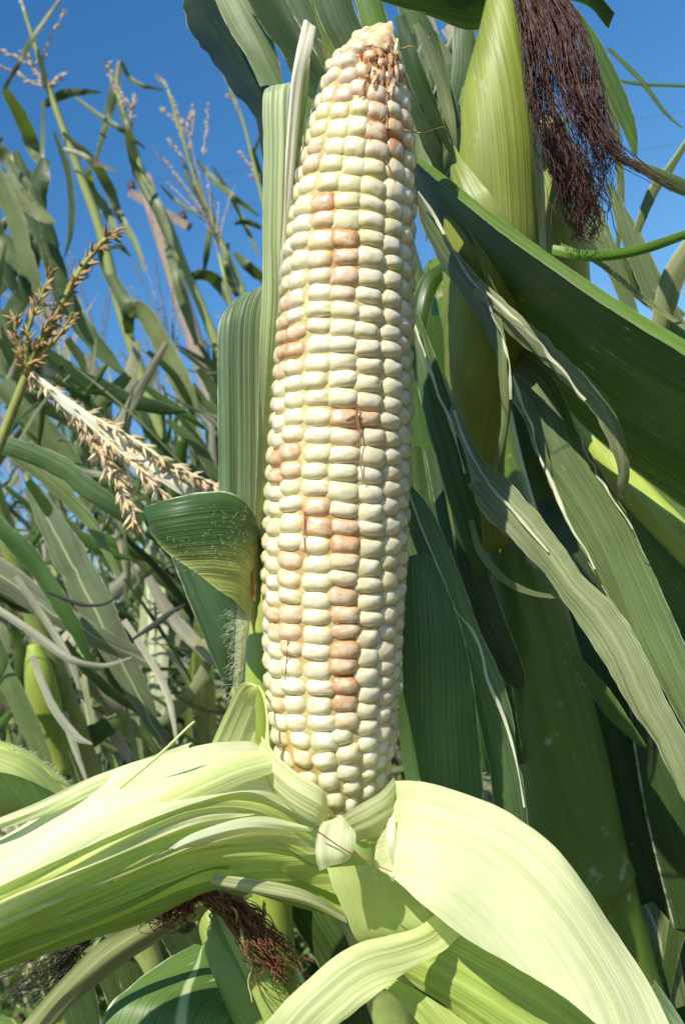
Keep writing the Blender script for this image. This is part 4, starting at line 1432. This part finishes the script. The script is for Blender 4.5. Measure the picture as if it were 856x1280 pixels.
    def T(st, col, label=None, mat=M_LEAF, nm='leaf', **k):
        return ribbon(nm, st, mat, top, col, label=label, **k)
    T([(215, -40, .415, 270, -50, .375, 0), (226, 8, .415, 286, -6, .375, 5), (240, 45, .412, 305, 22, .373, 7), (268, 78, .408, 325, 62, .37, 7), (288, 112, .402, 336, 105, .372, 6), (316, 150, .394, 340, 145, .378, 4), (330, 205, .388, 336, 204, .385, 0)],
      (.034, .052, .018), 'ragged leaf against the sky, coloured very dark for shade', rag=.09, notch=.25, n=80)  # this leaf's shade is painted into its near-black base colour
    T([(255, -40, .372, 305, -60, .372, 2), (272, 6, .37, 318, -14, .37, 5), (290, 42, .368, 334, 30, .368, 6), (308, 70, .366, 348, 72, .366, 5), (326, 108, .365, 354, 106, .365, 2)],
      (.15, .20, .10), 'grey-green torn leaf over the dark ragged one', rag=.03)
    T([(292, -30, .36, 334, -50, .35, 3), (322, 24, .36, 366, 20, .35, 6), (350, 68, .36, 392, 66, .35, 7), (372, 110, .36, 410, 100, .352, 5), (396, 160, .36, 420, 140, .355, 2)],
      (.06, .095, .03), None, rag=.03, notch=.08, prof=prof_pts([(0, -.2), (.7, .3), (.85, .7), (1, -.6)]))  # dark base colour stands for the shaded underside
    T([(382, -40, .40, 424, -50, .40, 3), (398, 20, .40, 444, 12, .40, 6), (418, 62, .40, 458, 48, .40, 6), (440, 110, .40, 476, 96, .40, 5)], (.065, .10, .035), None, rag=.02)
    T([(436, -40, .43, 470, -40, .43, 3), (448, 20, .43, 482, 16, .43, 5), (464, 70, .43, 494, 60, .43, 4), (480, 120, .43, 500, 110, .43, 2)], (.12, .2, .035), None, rag=.02)
    T([(352, 0, .38, 384, -10, .38, 3), (376, 50, .38, 402, 44, .38, 4), (400, 110, .38, 418, 104, .38, 3), (420, 170, .385, 432, 168, .385, 1)], (.09, .13, .05), None, rag=.03)
    tube('leaf_sheath', [(318, -60, .385, 50), (330, -10, .385, 44), (340, 25, .385, 34), (350, 52, .387, 14)], M_STALK, top, (.36, .40, .10), n=20, label='yellow-green rolled leaf sheath at the top edge')
    T([(365, 110, .33, 385, 120, .33, 1), (368, 140, .33, 396, 134, .33, 4), (374, 170, .33, 392, 168, .33, 3), (376, 205, .335, 384, 204, .335, 0)], (.10, .17, .03), None)
    # dark leaf along the top edge
    T([(470, -40, .36, 470, 0, .37, 3), (540, -30, .355, 530, 18, .37, 5), (600, -20, .35, 596, 38, .365, 5), (660, -30, .35, 650, 0, .365, 4), (730, -20, .35, 726, 4, .36, 3), (768, 16, .352, 760, 36, .36, 1)],
      (.045, .08, .025), 'dark leaf along the top edge', n=50)
    # shredded tangle between the two ears
    for i in range(44):
        x, y = r.uniform(490, 590), r.uniform(-30, 110)
        l = r.uniform(120, 260)
        a = r.uniform(.95, 1.85)
        dx, dy = math.cos(a) * l, math.sin(a) * l
        w = r.choice((6, 9, 14, 20, 28, 34))
        d = r.uniform(.40, .56)
        blade('leaf', [(x, y, d, w * .7, r.uniform(-.4, .4)), (x + dx * .35 + r.uniform(-10, 10), y + dy * .35, d, w, r.uniform(-.6, .6)), (x + dx * .7 + r.uniform(-14, 14), y + dy * .7, d, w * .8, r.uniform(-.8, .8)), (x + dx, y + dy, d, w * .15)],
              M_LEAF if i % 5 else M_DRY, top, r.choice(((.05, .08, .03), (.09, .13, .05), (.16, .2, .11), (.06, .11, .025), (.22, .25, .16))) if i % 5 else (.42, .40, .28), b=.15, rag=.06, n=36, m=5)
    for pts, c in (([(716, 15, .42, 14), (742, 60, .42, 22, .3), (766, 110, .42, 24, .3), (786, 160, .42, 18, .3), (794, 195, .42, 4)], (.08, .15, .03)),
                   ([(770, 195, .40, 8), (810, 214, .40, 16, .4), (840, 228, .40, 20, .4), (890, 250, .40, 18)], (.11, .15, .06)),
                   ([(868, 160, .45, 6), (840, 205, .45, 10), (815, 240, .45, 14), (795, 290, .45, 10)], (.14, .18, .08)),
                   ([(760, 60, .5, 5), (800, 100, .5, 7), (830, 140, .5, 5), (852, 160, .5, 2)], (.10, .15, .06)),
                   ([(745, 90, .5, 4), (790, 104, .5, 5), (870, 108, .5, 4)], (.09, .15, .05)),
                   ([(716, 180, .5, 10), (740, 260, .5, 20), (770, 340, .5, 22), (800, 420, .5, 14)], (.15, .19, .10)),
                   ([(760, 230, .5, 8), (790, 300, .5, 26, .3), (826, 380, .5, 30, .3), (870, 450, .5, 20)], (.13, .17, .09)),
                   ([(870, 300, .48, 26), (840, 350, .48, 30), (820, 420, .48, 24)], (.18, .2, .10)),
                   ([(700, 200, .52, 12), (735, 290, .52, 26, .3), (790, 350, .52, 30, .3), (850, 400, .52, 20)], (.09, .13, .05)),
                   ([(720, 60, .52, 10), (760, 130, .52, 12), (775, 230, .52, 10), (770, 330, .52, 5)], (.12, .16, .07))):
        blade('leaf', pts, M_LEAF, top, c, b=.12, rag=.05, n=40, m=6)


build_right_plants()


def build_tassels():
    r = random.Random(31)
    sm = []
    for k in range(4):
        V, Fc = [], []
        spikelet_geo(V, Fc, Vector((0, 0, 0)), Vector((0, 0, 1)), 1.0, .10 + .015 * k)
        V2, F2 = [], []
        spikelet_geo(V2, F2, Vector((.06, 0, .1)), Vector((.7, .25 * k - .3, 1)), .85, .10)
        b = len(V)
        me = bpy.data.meshes.new('spikelet')
        me.from_pydata([tuple(v) for v in V + V2], [], Fc + [tuple(x + b for x in q) for q in F2])
        me.materials.append(M_TASSEL)
        sm.append(me)

    def tassel(name, label, base, branches, col, scol, size, n):
        root = thing('corn_tassel', label, 'corn tassel', base)
        for pts, w, cnt in branches:
            S = [P(a, b, d) for a, b, d in smooth_rows([list(q) for q in pts], 16)]
            v, f, _, _ = tube_geo([(q, w * (1 - .6 * i / 16)) for i, q in enumerate(S)], 7)
            br = link_mesh('branch', v, f, M_STALK, root, (*col, 0))
            for i in range(cnt):
                t = (i + r.random()) / cnt * 14.9
                j = int(t)
                q = S[j].lerp(S[j + 1], t - j)
                D = (S[j + 1] - S[j]).normalized()
                rd = Vector((r.uniform(-1, 1), r.uniform(-1, 1), r.uniform(-1, 1)))
                D = (D + rd * .8 + Vector((0, 0, -.35))).normalized()
                o = bpy.data.objects.new('spikelet', r.choice(sm))
                C.objects.link(o)
                o.parent = br
                s = size * r.uniform(.75, 1.25)
                o.matrix_basis = Matrix.Translation(q - origin(br)) @ D.to_track_quat('Z', 'Y').to_matrix().to_4x4() @ Matrix.Diagonal((s, s, s, 1))
                k = r.uniform(.7, 1.25)
                o.color = (scol[0] * k, scol[1] * k, scol[2] * k * r.uniform(.8, 1.1), 1)
        return root
    t = tassel('corn_tassel', 'bent straw-coloured corn tassel with many dry spikelets left of the folded leaf', P(40, 465, .50),
               [([(36, 462, .50), (75, 497, .497), (130, 530, .494), (190, 575, .49), (262, 612, .488)], .0017, 74),
                ([(80, 500, .497), (130, 548, .488), (180, 590, .482), (222, 640, .48)], .001, 62),
                ([(90, 510, .497), (125, 565, .492), (150, 610, .49), (172, 655, .49)], .0009, 52),
                ([(100, 512, .497), (160, 545, .485), (215, 580, .48), (270, 606, .478)], .001, 52),
                ([(70, 500, .5), (112, 545, .5), (140, 585, .5), (166, 615, .5)], .0009, 30),
                ([(62, 488, .5), (105, 520, .505), (160, 565, .508), (220, 600, .51)], .0009, 30)], (.62, .58, .38), (.66, .50, .31), .0080, 0)
    ribbon('dry_sheath', [(34, 458, .499, 44, 470, .499, 1), (90, 500, .494, 82, 512, .494, 2), (160, 550, .49, 150, 562, .49, 2), (226, 596, .4865, 216, 612, .4865, 2), (252, 612, .486, 244, 622, .486, 1)], M_DRY, t, (.70, .68, .52), n=30, ruffle=2)
    # green-brown tassel rising from the left edge, on its own stem
    t = tassel('corn_tassel', 'greenish brown corn tassel slanting up from the left edge on its own stem', P(0, 560, .50),
               [([(-25, 620, .50), (10, 530, .50), (40, 455, .50), (75, 385, .50), (105, 330, .50), (140, 290, .50)], .003, 6),
                ([(46, 440, .499), (75, 385, .498), (105, 332, .498), (142, 289, .498)], .0022, 70),
                ([(34, 470, .498), (34, 420, .495), (50, 375, .494), (62, 345, .494)], .0012, 26),
                ([(36, 465, .5), (22, 430, .5), (18, 395, .5)], .001, 20),
                ([(44, 450, .498), (66, 430, .495), (82, 408, .494), (92, 390, .494)], .001, 8),
                ([(36, 460, .497), (48, 430, .494), (60, 400, .493)], .001, 20)], (.25, .27, .07), (.40, .26, .11), .0075, 0)


build_tassels()


def build_lower_left():
    r = random.Random(77)
    f0 = P(150, 1300, .40)
    root = thing('corn_plant', 'low corn plant with a sunlit bleached leaf under the pulled-down husks at the lower left', 'corn plant', Vector((f0.x, f0.y, 0)))
    stalk_to_ground('stalk', [(330, 1120, .345, 40), (310, 1200, .345, 44), (300, 1300, .35, 46)], M_STALK, root, (.22, .30, .06))
    ribbon('leaf', [(244, 1180, .322, 262, 1186, .322, 2), (205, 1202, .316, 286, 1228, .314, 8), (160, 1235, .308, 306, 1258, .306, 12), (132, 1262, .302, 322, 1282, .30, 12), (110, 1330, .296, 345, 1330, .294, 10)], M_SPOTLEAF, root,
           (.10, .17, .035), n=50, m=14, rag=.02, notch=.1, mid=1.0, label='sunlit dark green leaf with bleached patches')
    ribbon('leaf', [(308, 1100, .31, 316, 1120, .312, 1), (250, 1112, .302, 262, 1146, .306, 4), (190, 1140, .297, 205, 1172, .30, 6), (125, 1180, .293, 142, 1214, .296, 6), (70, 1232, .289, 88, 1258, .292, 5), (20, 1290, .285, 50, 1310, .287, 3)], M_DRY, root,
           (.27, .29, .12), n=50, ruffle=6, label='withered brown-green leaf under the husk bundle')
    for pts, c in (([(360, 1100, .33, 40), (400, 1150, .33, 60), (430, 1210, .33, 60), (450, 1300, .33, 50)], (.06, .10, .025)),
                   ([(130, 1180, .40, 40), (160, 1240, .40, 60), (190, 1320, .40, 60)], (.05, .08, .02)),
                   ([(210, 1150, .38, 40), (250, 1200, .38, 60), (300, 1290, .38, 60)], (.035, .055, .016)),
                   ([(190, 1230, .35, 14), (215, 1275, .35, 18), (230, 1330, .35, 10)], (.2, .24, .12)),
                   ([(330, 1140, .34, 6), (385, 1165, .335, 8), (412, 1200, .33, 6)], (.3, .36, .12)),
                   ([(60, 1150, .44, 30), (90, 1220, .44, 46), (110, 1300, .44, 40)], (.06, .10, .03))):
        blade('leaf', pts, M_LEAF, root, c, b=.12, rag=.04, n=30, m=6)
    L = silk_path([[(120, 1160, .36), (80, 1195, .36), (40, 1230, .36), (0, 1250, .36)], [(110, 1170, .36), (70, 1220, .36), (30, 1270, .36)], [(60, 1180, .36), (30, 1210, .36), (-20, 1225, .36)]], 60, r, .00025, 12, 20)
    strands('silk', L, M_SILK, root, (.05, .045, .02))


build_lower_left()


def build_left_tangle():
    """near blades of the plant standing right behind the tassels"""
    r = random.Random(52)
    f0 = P(60, 1290, .95)
    root = thing('corn_plant', 'wind-thrown corn plant with broad grey leaves left of the ear, just behind the tassels', 'corn plant', Vector((f0.x, f0.y, 0)))
    stalk_to_ground('stalk', [(-40, 520, .80, 22), (20, 700, .84, 26), (90, 900, .88, 30), (150, 1080, .92, 32)], M_STALK, root, (.25, .31, .08))

    def B(pts, col, mat=M_LEAF, label=None, **k):
        k.setdefault('b', .12)
        k.setdefault('rag', .07)
        k.setdefault('notch', .12)
        pts = [(q[0], q[1], q[2], q[3] * (.72 if q[3] > 24 else 1), *q[4:]) for q in pts]
        return blade('leaf', pts, mat, root, col, label=label, n=50, m=8, **k)
    B([(-30, 545, .62, 30), (60, 575, .62, 36, .3), (120, 618, .62, 34, .3), (170, 655, .63, 12)], (.12, .18, .07))
    B([(10, 560, .66, 16), (60, 596, .66, 22), (110, 650, .66, 16), (150, 720, .66, 6)], (.16, .21, .10))
    B([(40, 610, .78, 30), (90, 700, .78, 60, .2), (140, 800, .78, 56, .2), (190, 900, .79, 30), (215, 950, .8, 8)], (.15, .19, .125), mid=1.0, label='broad silver-grey leaf hanging down')
    B([(-40, 690, .72, 50), (40, 745, .72, 46, .2), (110, 790, .72, 40, .2), (170, 820, .73, 26), (200, 835, .73, 8)], (.17, .20, .15), mid=1.0)
    B([(-20, 640, .66, 22), (40, 700, .66, 24, .2), (85, 770, .66, 20, .2), (120, 840, .67, 6)], (.06, .12, .03))
    B([(-20, 750, .64, 8), (40, 790, .64, 11, .3), (90, 825, .64, 10, .3), (130, 832, .645, 6), (165, 822, .65, 2)], (.42, .42, .30), M_DRY)
    B([(20, 720, .68, 8), (60, 780, .68, 10, .3), (90, 830, .68, 9), (105, 880, .68, 4)], (.34, .35, .23), M_DRY)
    B([(40, 820, .66, 8), (65, 880, .66, 11), (95, 920, .66, 10), (115, 930, .66, 3)], (.38, .38, .26), M_DRY)
    B([(80, 890, .67, 9), (92, 930, .67, 9), (108, 975, .67, 4)], (.36, .37, .25), M_DRY)
    B([(155, 775, .70, 8), (185, 820, .70, 9), (210, 870, .70, 9), (222, 930, .70, 3)], (.48, .46, .32), M_DRY)
    B([(60, 740, .6, 4), (100, 755, .6, 5), (130, 755, .6, 4), (152, 742, .6, 2)], (.035, .035, .028), M_DRY)
    B([(165, 800, .6, 3), (195, 780, .6, 8), (215, 765, .6, 6), (232, 755, .6, 2)], (.04, .04, .032), M_DRY)
    B([(-10, 800, .56, 24), (2, 825, .56, 20), (-2, 850, .56, 8)], (.08, .13, .04))
    B([(0, 830, .8, 30), (30, 890, .8, 36), (60, 960, .8, 20)], (.13, .18, .08))
    B([(60, 960, .9, 40), (100, 930, .9, 44), (150, 900, .9, 20)], (.06, .10, .03))
    B([(160, 392, 1.2, 10, .8), (172, 386, 1.2, 22, .6), (188, 402, 1.2, 30, .3), (212, 448, 1.2, 34, .3), (232, 490, 1.2, 24, .3), (246, 525, 1.2, 5)], (.19, .22, .11), label='pale kinked leaf against the sky')
    B([(-20, 190, 1.0, 24), (10, 250, 1.0, 30, .3), (36, 330, 1.0, 26, .4), (60, 400, 1.0, 4)], (.15, .19, .09))
    for k in range(26):
        x, y = r.uniform(-40, 70), r.uniform(150, 430)
        l = r.uniform(70, 190)
        a = r.choice((r.uniform(.7, 1.5), r.uniform(.9, 1.3), r.uniform(1.5, 2.2)))
        w = r.choice((6, 9, 14, 18, 24))
        d = r.uniform(1.0, 1.5)
        bend = r.uniform(-.4, .6)
        q = [(x, y, d, w * .5)]
        for t in (.3, .6, .85, 1):
            aa = a + bend * t
            q.append((x + math.cos(aa) * l * t, y + math.sin(aa) * l * t, d, w * (1 if t < .7 else (.7 if t < .9 else .1)), r.uniform(-.8, .8)))
        B(q, r.choice(((.06, .10, .03), (.11, .15, .06), (.17, .195, .10), (.05, .08, .025))), rag=.1)
    B([(0, 480, .9, 24), (40, 520, .9, 40), (90, 580, .9, 36), (120, 640, .9, 14)], (.11, .15, .07))
    for k in range(250):
        x, y = r.uniform(-40, 270), r.uniform(420, 900)
        l = r.uniform(70, 220)
        a = r.choice((r.uniform(.5, 1.5), r.uniform(.5, 1.3), r.uniform(1.6, 2.6)))
        w = r.choice((3, 4, 5, 6, 8, 10, 13, 17, 22))
        d = r.uniform(.75, 1.6)
        bend = r.uniform(-.5, .6)
        q = [(x, y, d, w * .6)]
        for t in (.3, .6, .85, 1):
            aa = a + bend * t
            q.append((x + math.cos(aa) * l * t, y + math.sin(aa) * l * t, d + .03 * t, w * (1 if t < .7 else (.7 if t < .9 else .1)), r.uniform(-.7, .7)))
        dry = r.random() < .22
        B(q, r.choice(((.40, .38, .27), (.30, .29, .18), (.46, .42, .30))) if dry else r.choice(((.06, .10, .03), (.11, .15, .065), (.16, .19, .115), (.24, .26, .17), (.08, .14, .03), (.04, .07, .018), (.035, .06, .018))), M_DRY if dry else M_LEAF, rag=.1)
    # small red-brown ear end showing through the leaves
    e = thing('corn_ear', 'small corn ear with red-brown silk half hidden in the left tangle', 'corn ear', P(50, 735, .9))
    tube('husk', [(40, 722, .9, 8), (62, 742, .9, 24), (84, 766, .9, 30), (104, 790, .9, 26)], M_GHUSK, e, (.33, .20, .06), n=16)
    strands('silk', silk_path([[(56, 736, .88), (76, 752, .87), (96, 772, .87)]], 60, r, .0006, 6, 12), M_SILK, e, (.20, .08, .03))
    e = thing('corn_ear', 'yellow-green corn ear standing in the shade above the pale ear tip on the left', 'corn ear', P(60, 930, .85))
    tube('husk', [(42, 805, .84, 14), (48, 835, .84, 34), (56, 880, .845, 42), (66, 930, .85, 38), (76, 970, .85, 26)], M_GHUSK, e, (.34, .42, .07), n=20)


build_left_tangle()


def build_leaning_stalks():
    """the three tall stalks that stand clear against the sky on the left"""
    r = random.Random(9)

    def z(q):
        return [(a * .3855, b * .3855, *rest) for a, b, *rest in q]

    def hero(label, stalk, d, blades, tassels):
        foot = P(stalk[-1][0] * .3855 + 60, 1300, d)
        root = thing('corn_plant', label, 'corn plant', Vector((foot.x, foot.y, 0)))
        rows = [(a * .3855, b * .3855, d, w * .42) for a, b, w in stalk]
        stalk_to_ground('stalk', rows, M_STALK, root, (.27, .31, .10), sides=8)
        for pts, c, dry in blades:
            q = [(a * .3855, b * .3855, d + r.uniform(-.06, .06), w * .3855, t) for a, b, w, t in pts]
            blade('leaf', q, M_DRY if dry else M_LEAF, root, c, b=.15, rag=.07, n=44, m=5)
        for pts in tassels:
            V, Fc = [], []
            S = [P(a, b, d) for a, b in smooth_rows([[x * .3855, y * .3855] for x, y in pts], 10)]
            v, f, _, _ = tube_geo([(q, .0022 * (1 - .6 * i / 10)) for i, q in enumerate(S)], 4)
            b = len(V)
            V += v
            Fc += [tuple(x + b for x in q) for q in f]
            for k in range(26):
                t = r.uniform(0, 8.9)
                j = int(t)
                D = (S[j + 1] - S[j]).normalized() + Vector((r.uniform(-1, 1), r.uniform(-1, 1), r.uniform(-1, 1))) * .6
                spikelet_geo(V, Fc, S[j].lerp(S[j + 1], t - j), D, r.uniform(.010, .016), .0022)
            link_mesh('tassel_branch', V, Fc, M_TASSEL, root, (.48, .37, .27, 1), smooth=False)
    D1, D2, D3 = (.07, .10, .035), (.13, .165, .09), (.18, .205, .13)
    hero('tall leaning corn stalk with a pinkish tassel and hanging grey blades at the upper left', [(75, 20, 10), (110, 130, 14), (150, 260, 18), (200, 400, 22), (270, 590, 26), (330, 760, 30), (390, 1000, 32), (470, 1245, 34), (560, 1500, 36)], 1.75,
         [([(195, 0, 12, 0), (110, 120, 20, .3), (60, 210, 18, .3), (15, 290, 14, 0)], D1, 0), ([(15, 290, 26, 0), (70, 380, 44, .3), (110, 480, 44, .3), (132, 535, 16, 0)], D2, 0),
          ([(-10, 470, 30, 0), (40, 530, 50, .3), (100, 612, 24, 0)], D3, 0), ([(-10, 560, 40, 0), (60, 650, 70, .3), (120, 760, 66, .3), (175, 870, 30, 0)], D2, 0),
          ([(142, 330, 10, 0), (138, 480, 14, .5), (125, 640, 14, .5), (90, 850, 12, .5), (40, 1010, 8, 0)], D2, 0), ([(145, 340, 26, .2), (210, 305, 34, .6), (270, 298, 22, .6), (326, 300, 8, 0)], D1, 0),
          ([(205, 430, 12, 0), (290, 510, 28, .3), (350, 600, 34, .3), (390, 700, 26, .3), (440, 790, 20, .3), (470, 885, 6, 0)], D2, 0), ([(195, 480, 10, .3), (260, 500, 20, .6), (310, 530, 20, .6), (380, 555, 6, 0)], (.5, .47, .34), 1),
          ([(285, 540, 20, 0), (300, 620, 30, .2), (350, 690, 34, .2), (385, 780, 10, 0)], D3, 0), ([(320, 800, 20, 0), (350, 880, 36, 0), (410, 990, 50, .3), (420, 1080, 30, 0)], D1, 0)],
         [[(75, 20), (60, -60), (50, -120)], [(105, 215), (140, 190), (170, 110), (220, 30)], [(150, 285), (90, 260), (40, 230), (-10, 210)], [(140, 270), (110, 220), (60, 190), (0, 160)], [(155, 290), (180, 265), (205, 245)], [(110, 230), (95, 190), (80, 170)]])
    hero('leaning corn stalk with a narrow dark blade sticking up beside the utility pole', [(380, 300, 8), (430, 450, 14), (470, 580, 17), (540, 710, 22), (600, 870, 26), (660, 1010, 28), (720, 1160, 30), (830, 1450, 32)], 1.95,
         [([(390, 198, 16, 0), (372, 290, 34, .3), (345, 400, 26, .3), (312, 525, 10, 0)], D1, 0), ([(395, 200, 10, 0), (420, 250, 14, .5), (470, 280, 14, .5), (530, 292, 5, 0)], D2, 0),
          ([(380, 300, 12, 0), (410, 400, 26, .2), (445, 560, 30, .2), (510, 690, 22, 0), (550, 800, 8, 0)], D1, 0), ([(240, 310, 6, 0), (330, 380, 16, .4), (400, 425, 16, .4), (470, 480, 6, 0)], D2, 0),
          ([(460, 560, 14, 0), (500, 640, 30, .3), (540, 740, 26, .3), (570, 850, 8, 0)], D2, 0), ([(600, 905, 20, 0), (655, 890, 36, .5), (705, 915, 40, .5), (745, 990, 12, 0)], D1, 0),
          ([(682, 738, 16, 0), (672, 810, 22, .3), (660, 890, 8, 0)], D1, 0), ([(540, 780, 20, 0), (570, 880, 40, 0), (600, 990, 36, 0), (640, 1120, 14, 0)], D2, 0), ([(350, 810, 10, .4), (390, 800, 20, .6), (425, 830, 6, 0)], D1, 0)],
         [[(385, 310), (360, 250), (350, 200)], [(420, 400), (432, 350), (436, 320)], [(400, 350), (395, 320), (385, 290)], [(430, 420), (425, 360), (410, 330)]])
    hero('slender corn stalk with a spread tassel between the pole and the folded leaf', [(545, 290, 7), (600, 470, 11), (650, 620, 14), (720, 790, 17), (790, 950, 20), (870, 1150, 22), (960, 1400, 24)], 2.2,
         [([(590, 510, 8, 0), (620, 590, 18, .3), (660, 660, 20, .3), (700, 720, 8, 0)], D1, 0), ([(640, 520, 8, 0), (690, 580, 18, .4), (760, 640, 20, .4), (840, 700, 8, 0)], D2, 0),
          ([(760, 725, 12, .3), (800, 720, 20, .6), (850, 740, 14, 0)], D1, 0), ([(760, 820, 16, 0), (800, 860, 34, .3), (860, 910, 30, 0)], D1, 0), ([(690, 540, 6, 0), (740, 620, 14, .3), (790, 720, 16, .3), (840, 830, 8, 0)], D2, 0),
          ([(520, 600, 6, 0), (570, 650, 12, .3), (640, 690, 10, .3), (690, 680, 4, 0)], D2, 0), ([(740, 790, 14, 0), (730, 860, 24, .2), (770, 960, 20, 0)], D2, 0)],
         [[(545, 290), (530, 270), (515, 255)], [(600, 470), (570, 390), (520, 350)], [(600, 480), (590, 400), (560, 320)], [(610, 490), (625, 420), (625, 350)], [(660, 500), (670, 420), (678, 340)], [(600, 520), (570, 480), (548, 460)], [(605, 440), (612, 400), (622, 370)]])
    hero('thin corn stalk with a sparse tassel close to the step of the folded leaf', [(735, 260, 6), (790, 400, 9), (830, 560, 11), (870, 720, 12), (920, 900, 14)], 2.6,
         [([(830, 470, 6, 0), (815, 520, 12, .3), (850, 420, 6, 0)], D2, 0), ([(820, 480, 10, 0), (840, 560, 22, .3), (880, 640, 8, 0)], D1, 0)],
         [[(735, 260), (725, 230), (720, 210)], [(780, 370), (760, 330), (740, 310)], [(830, 560), (800, 520), (775, 490)], [(840, 600), (830, 580), (815, 570)]])


build_leaning_stalks()
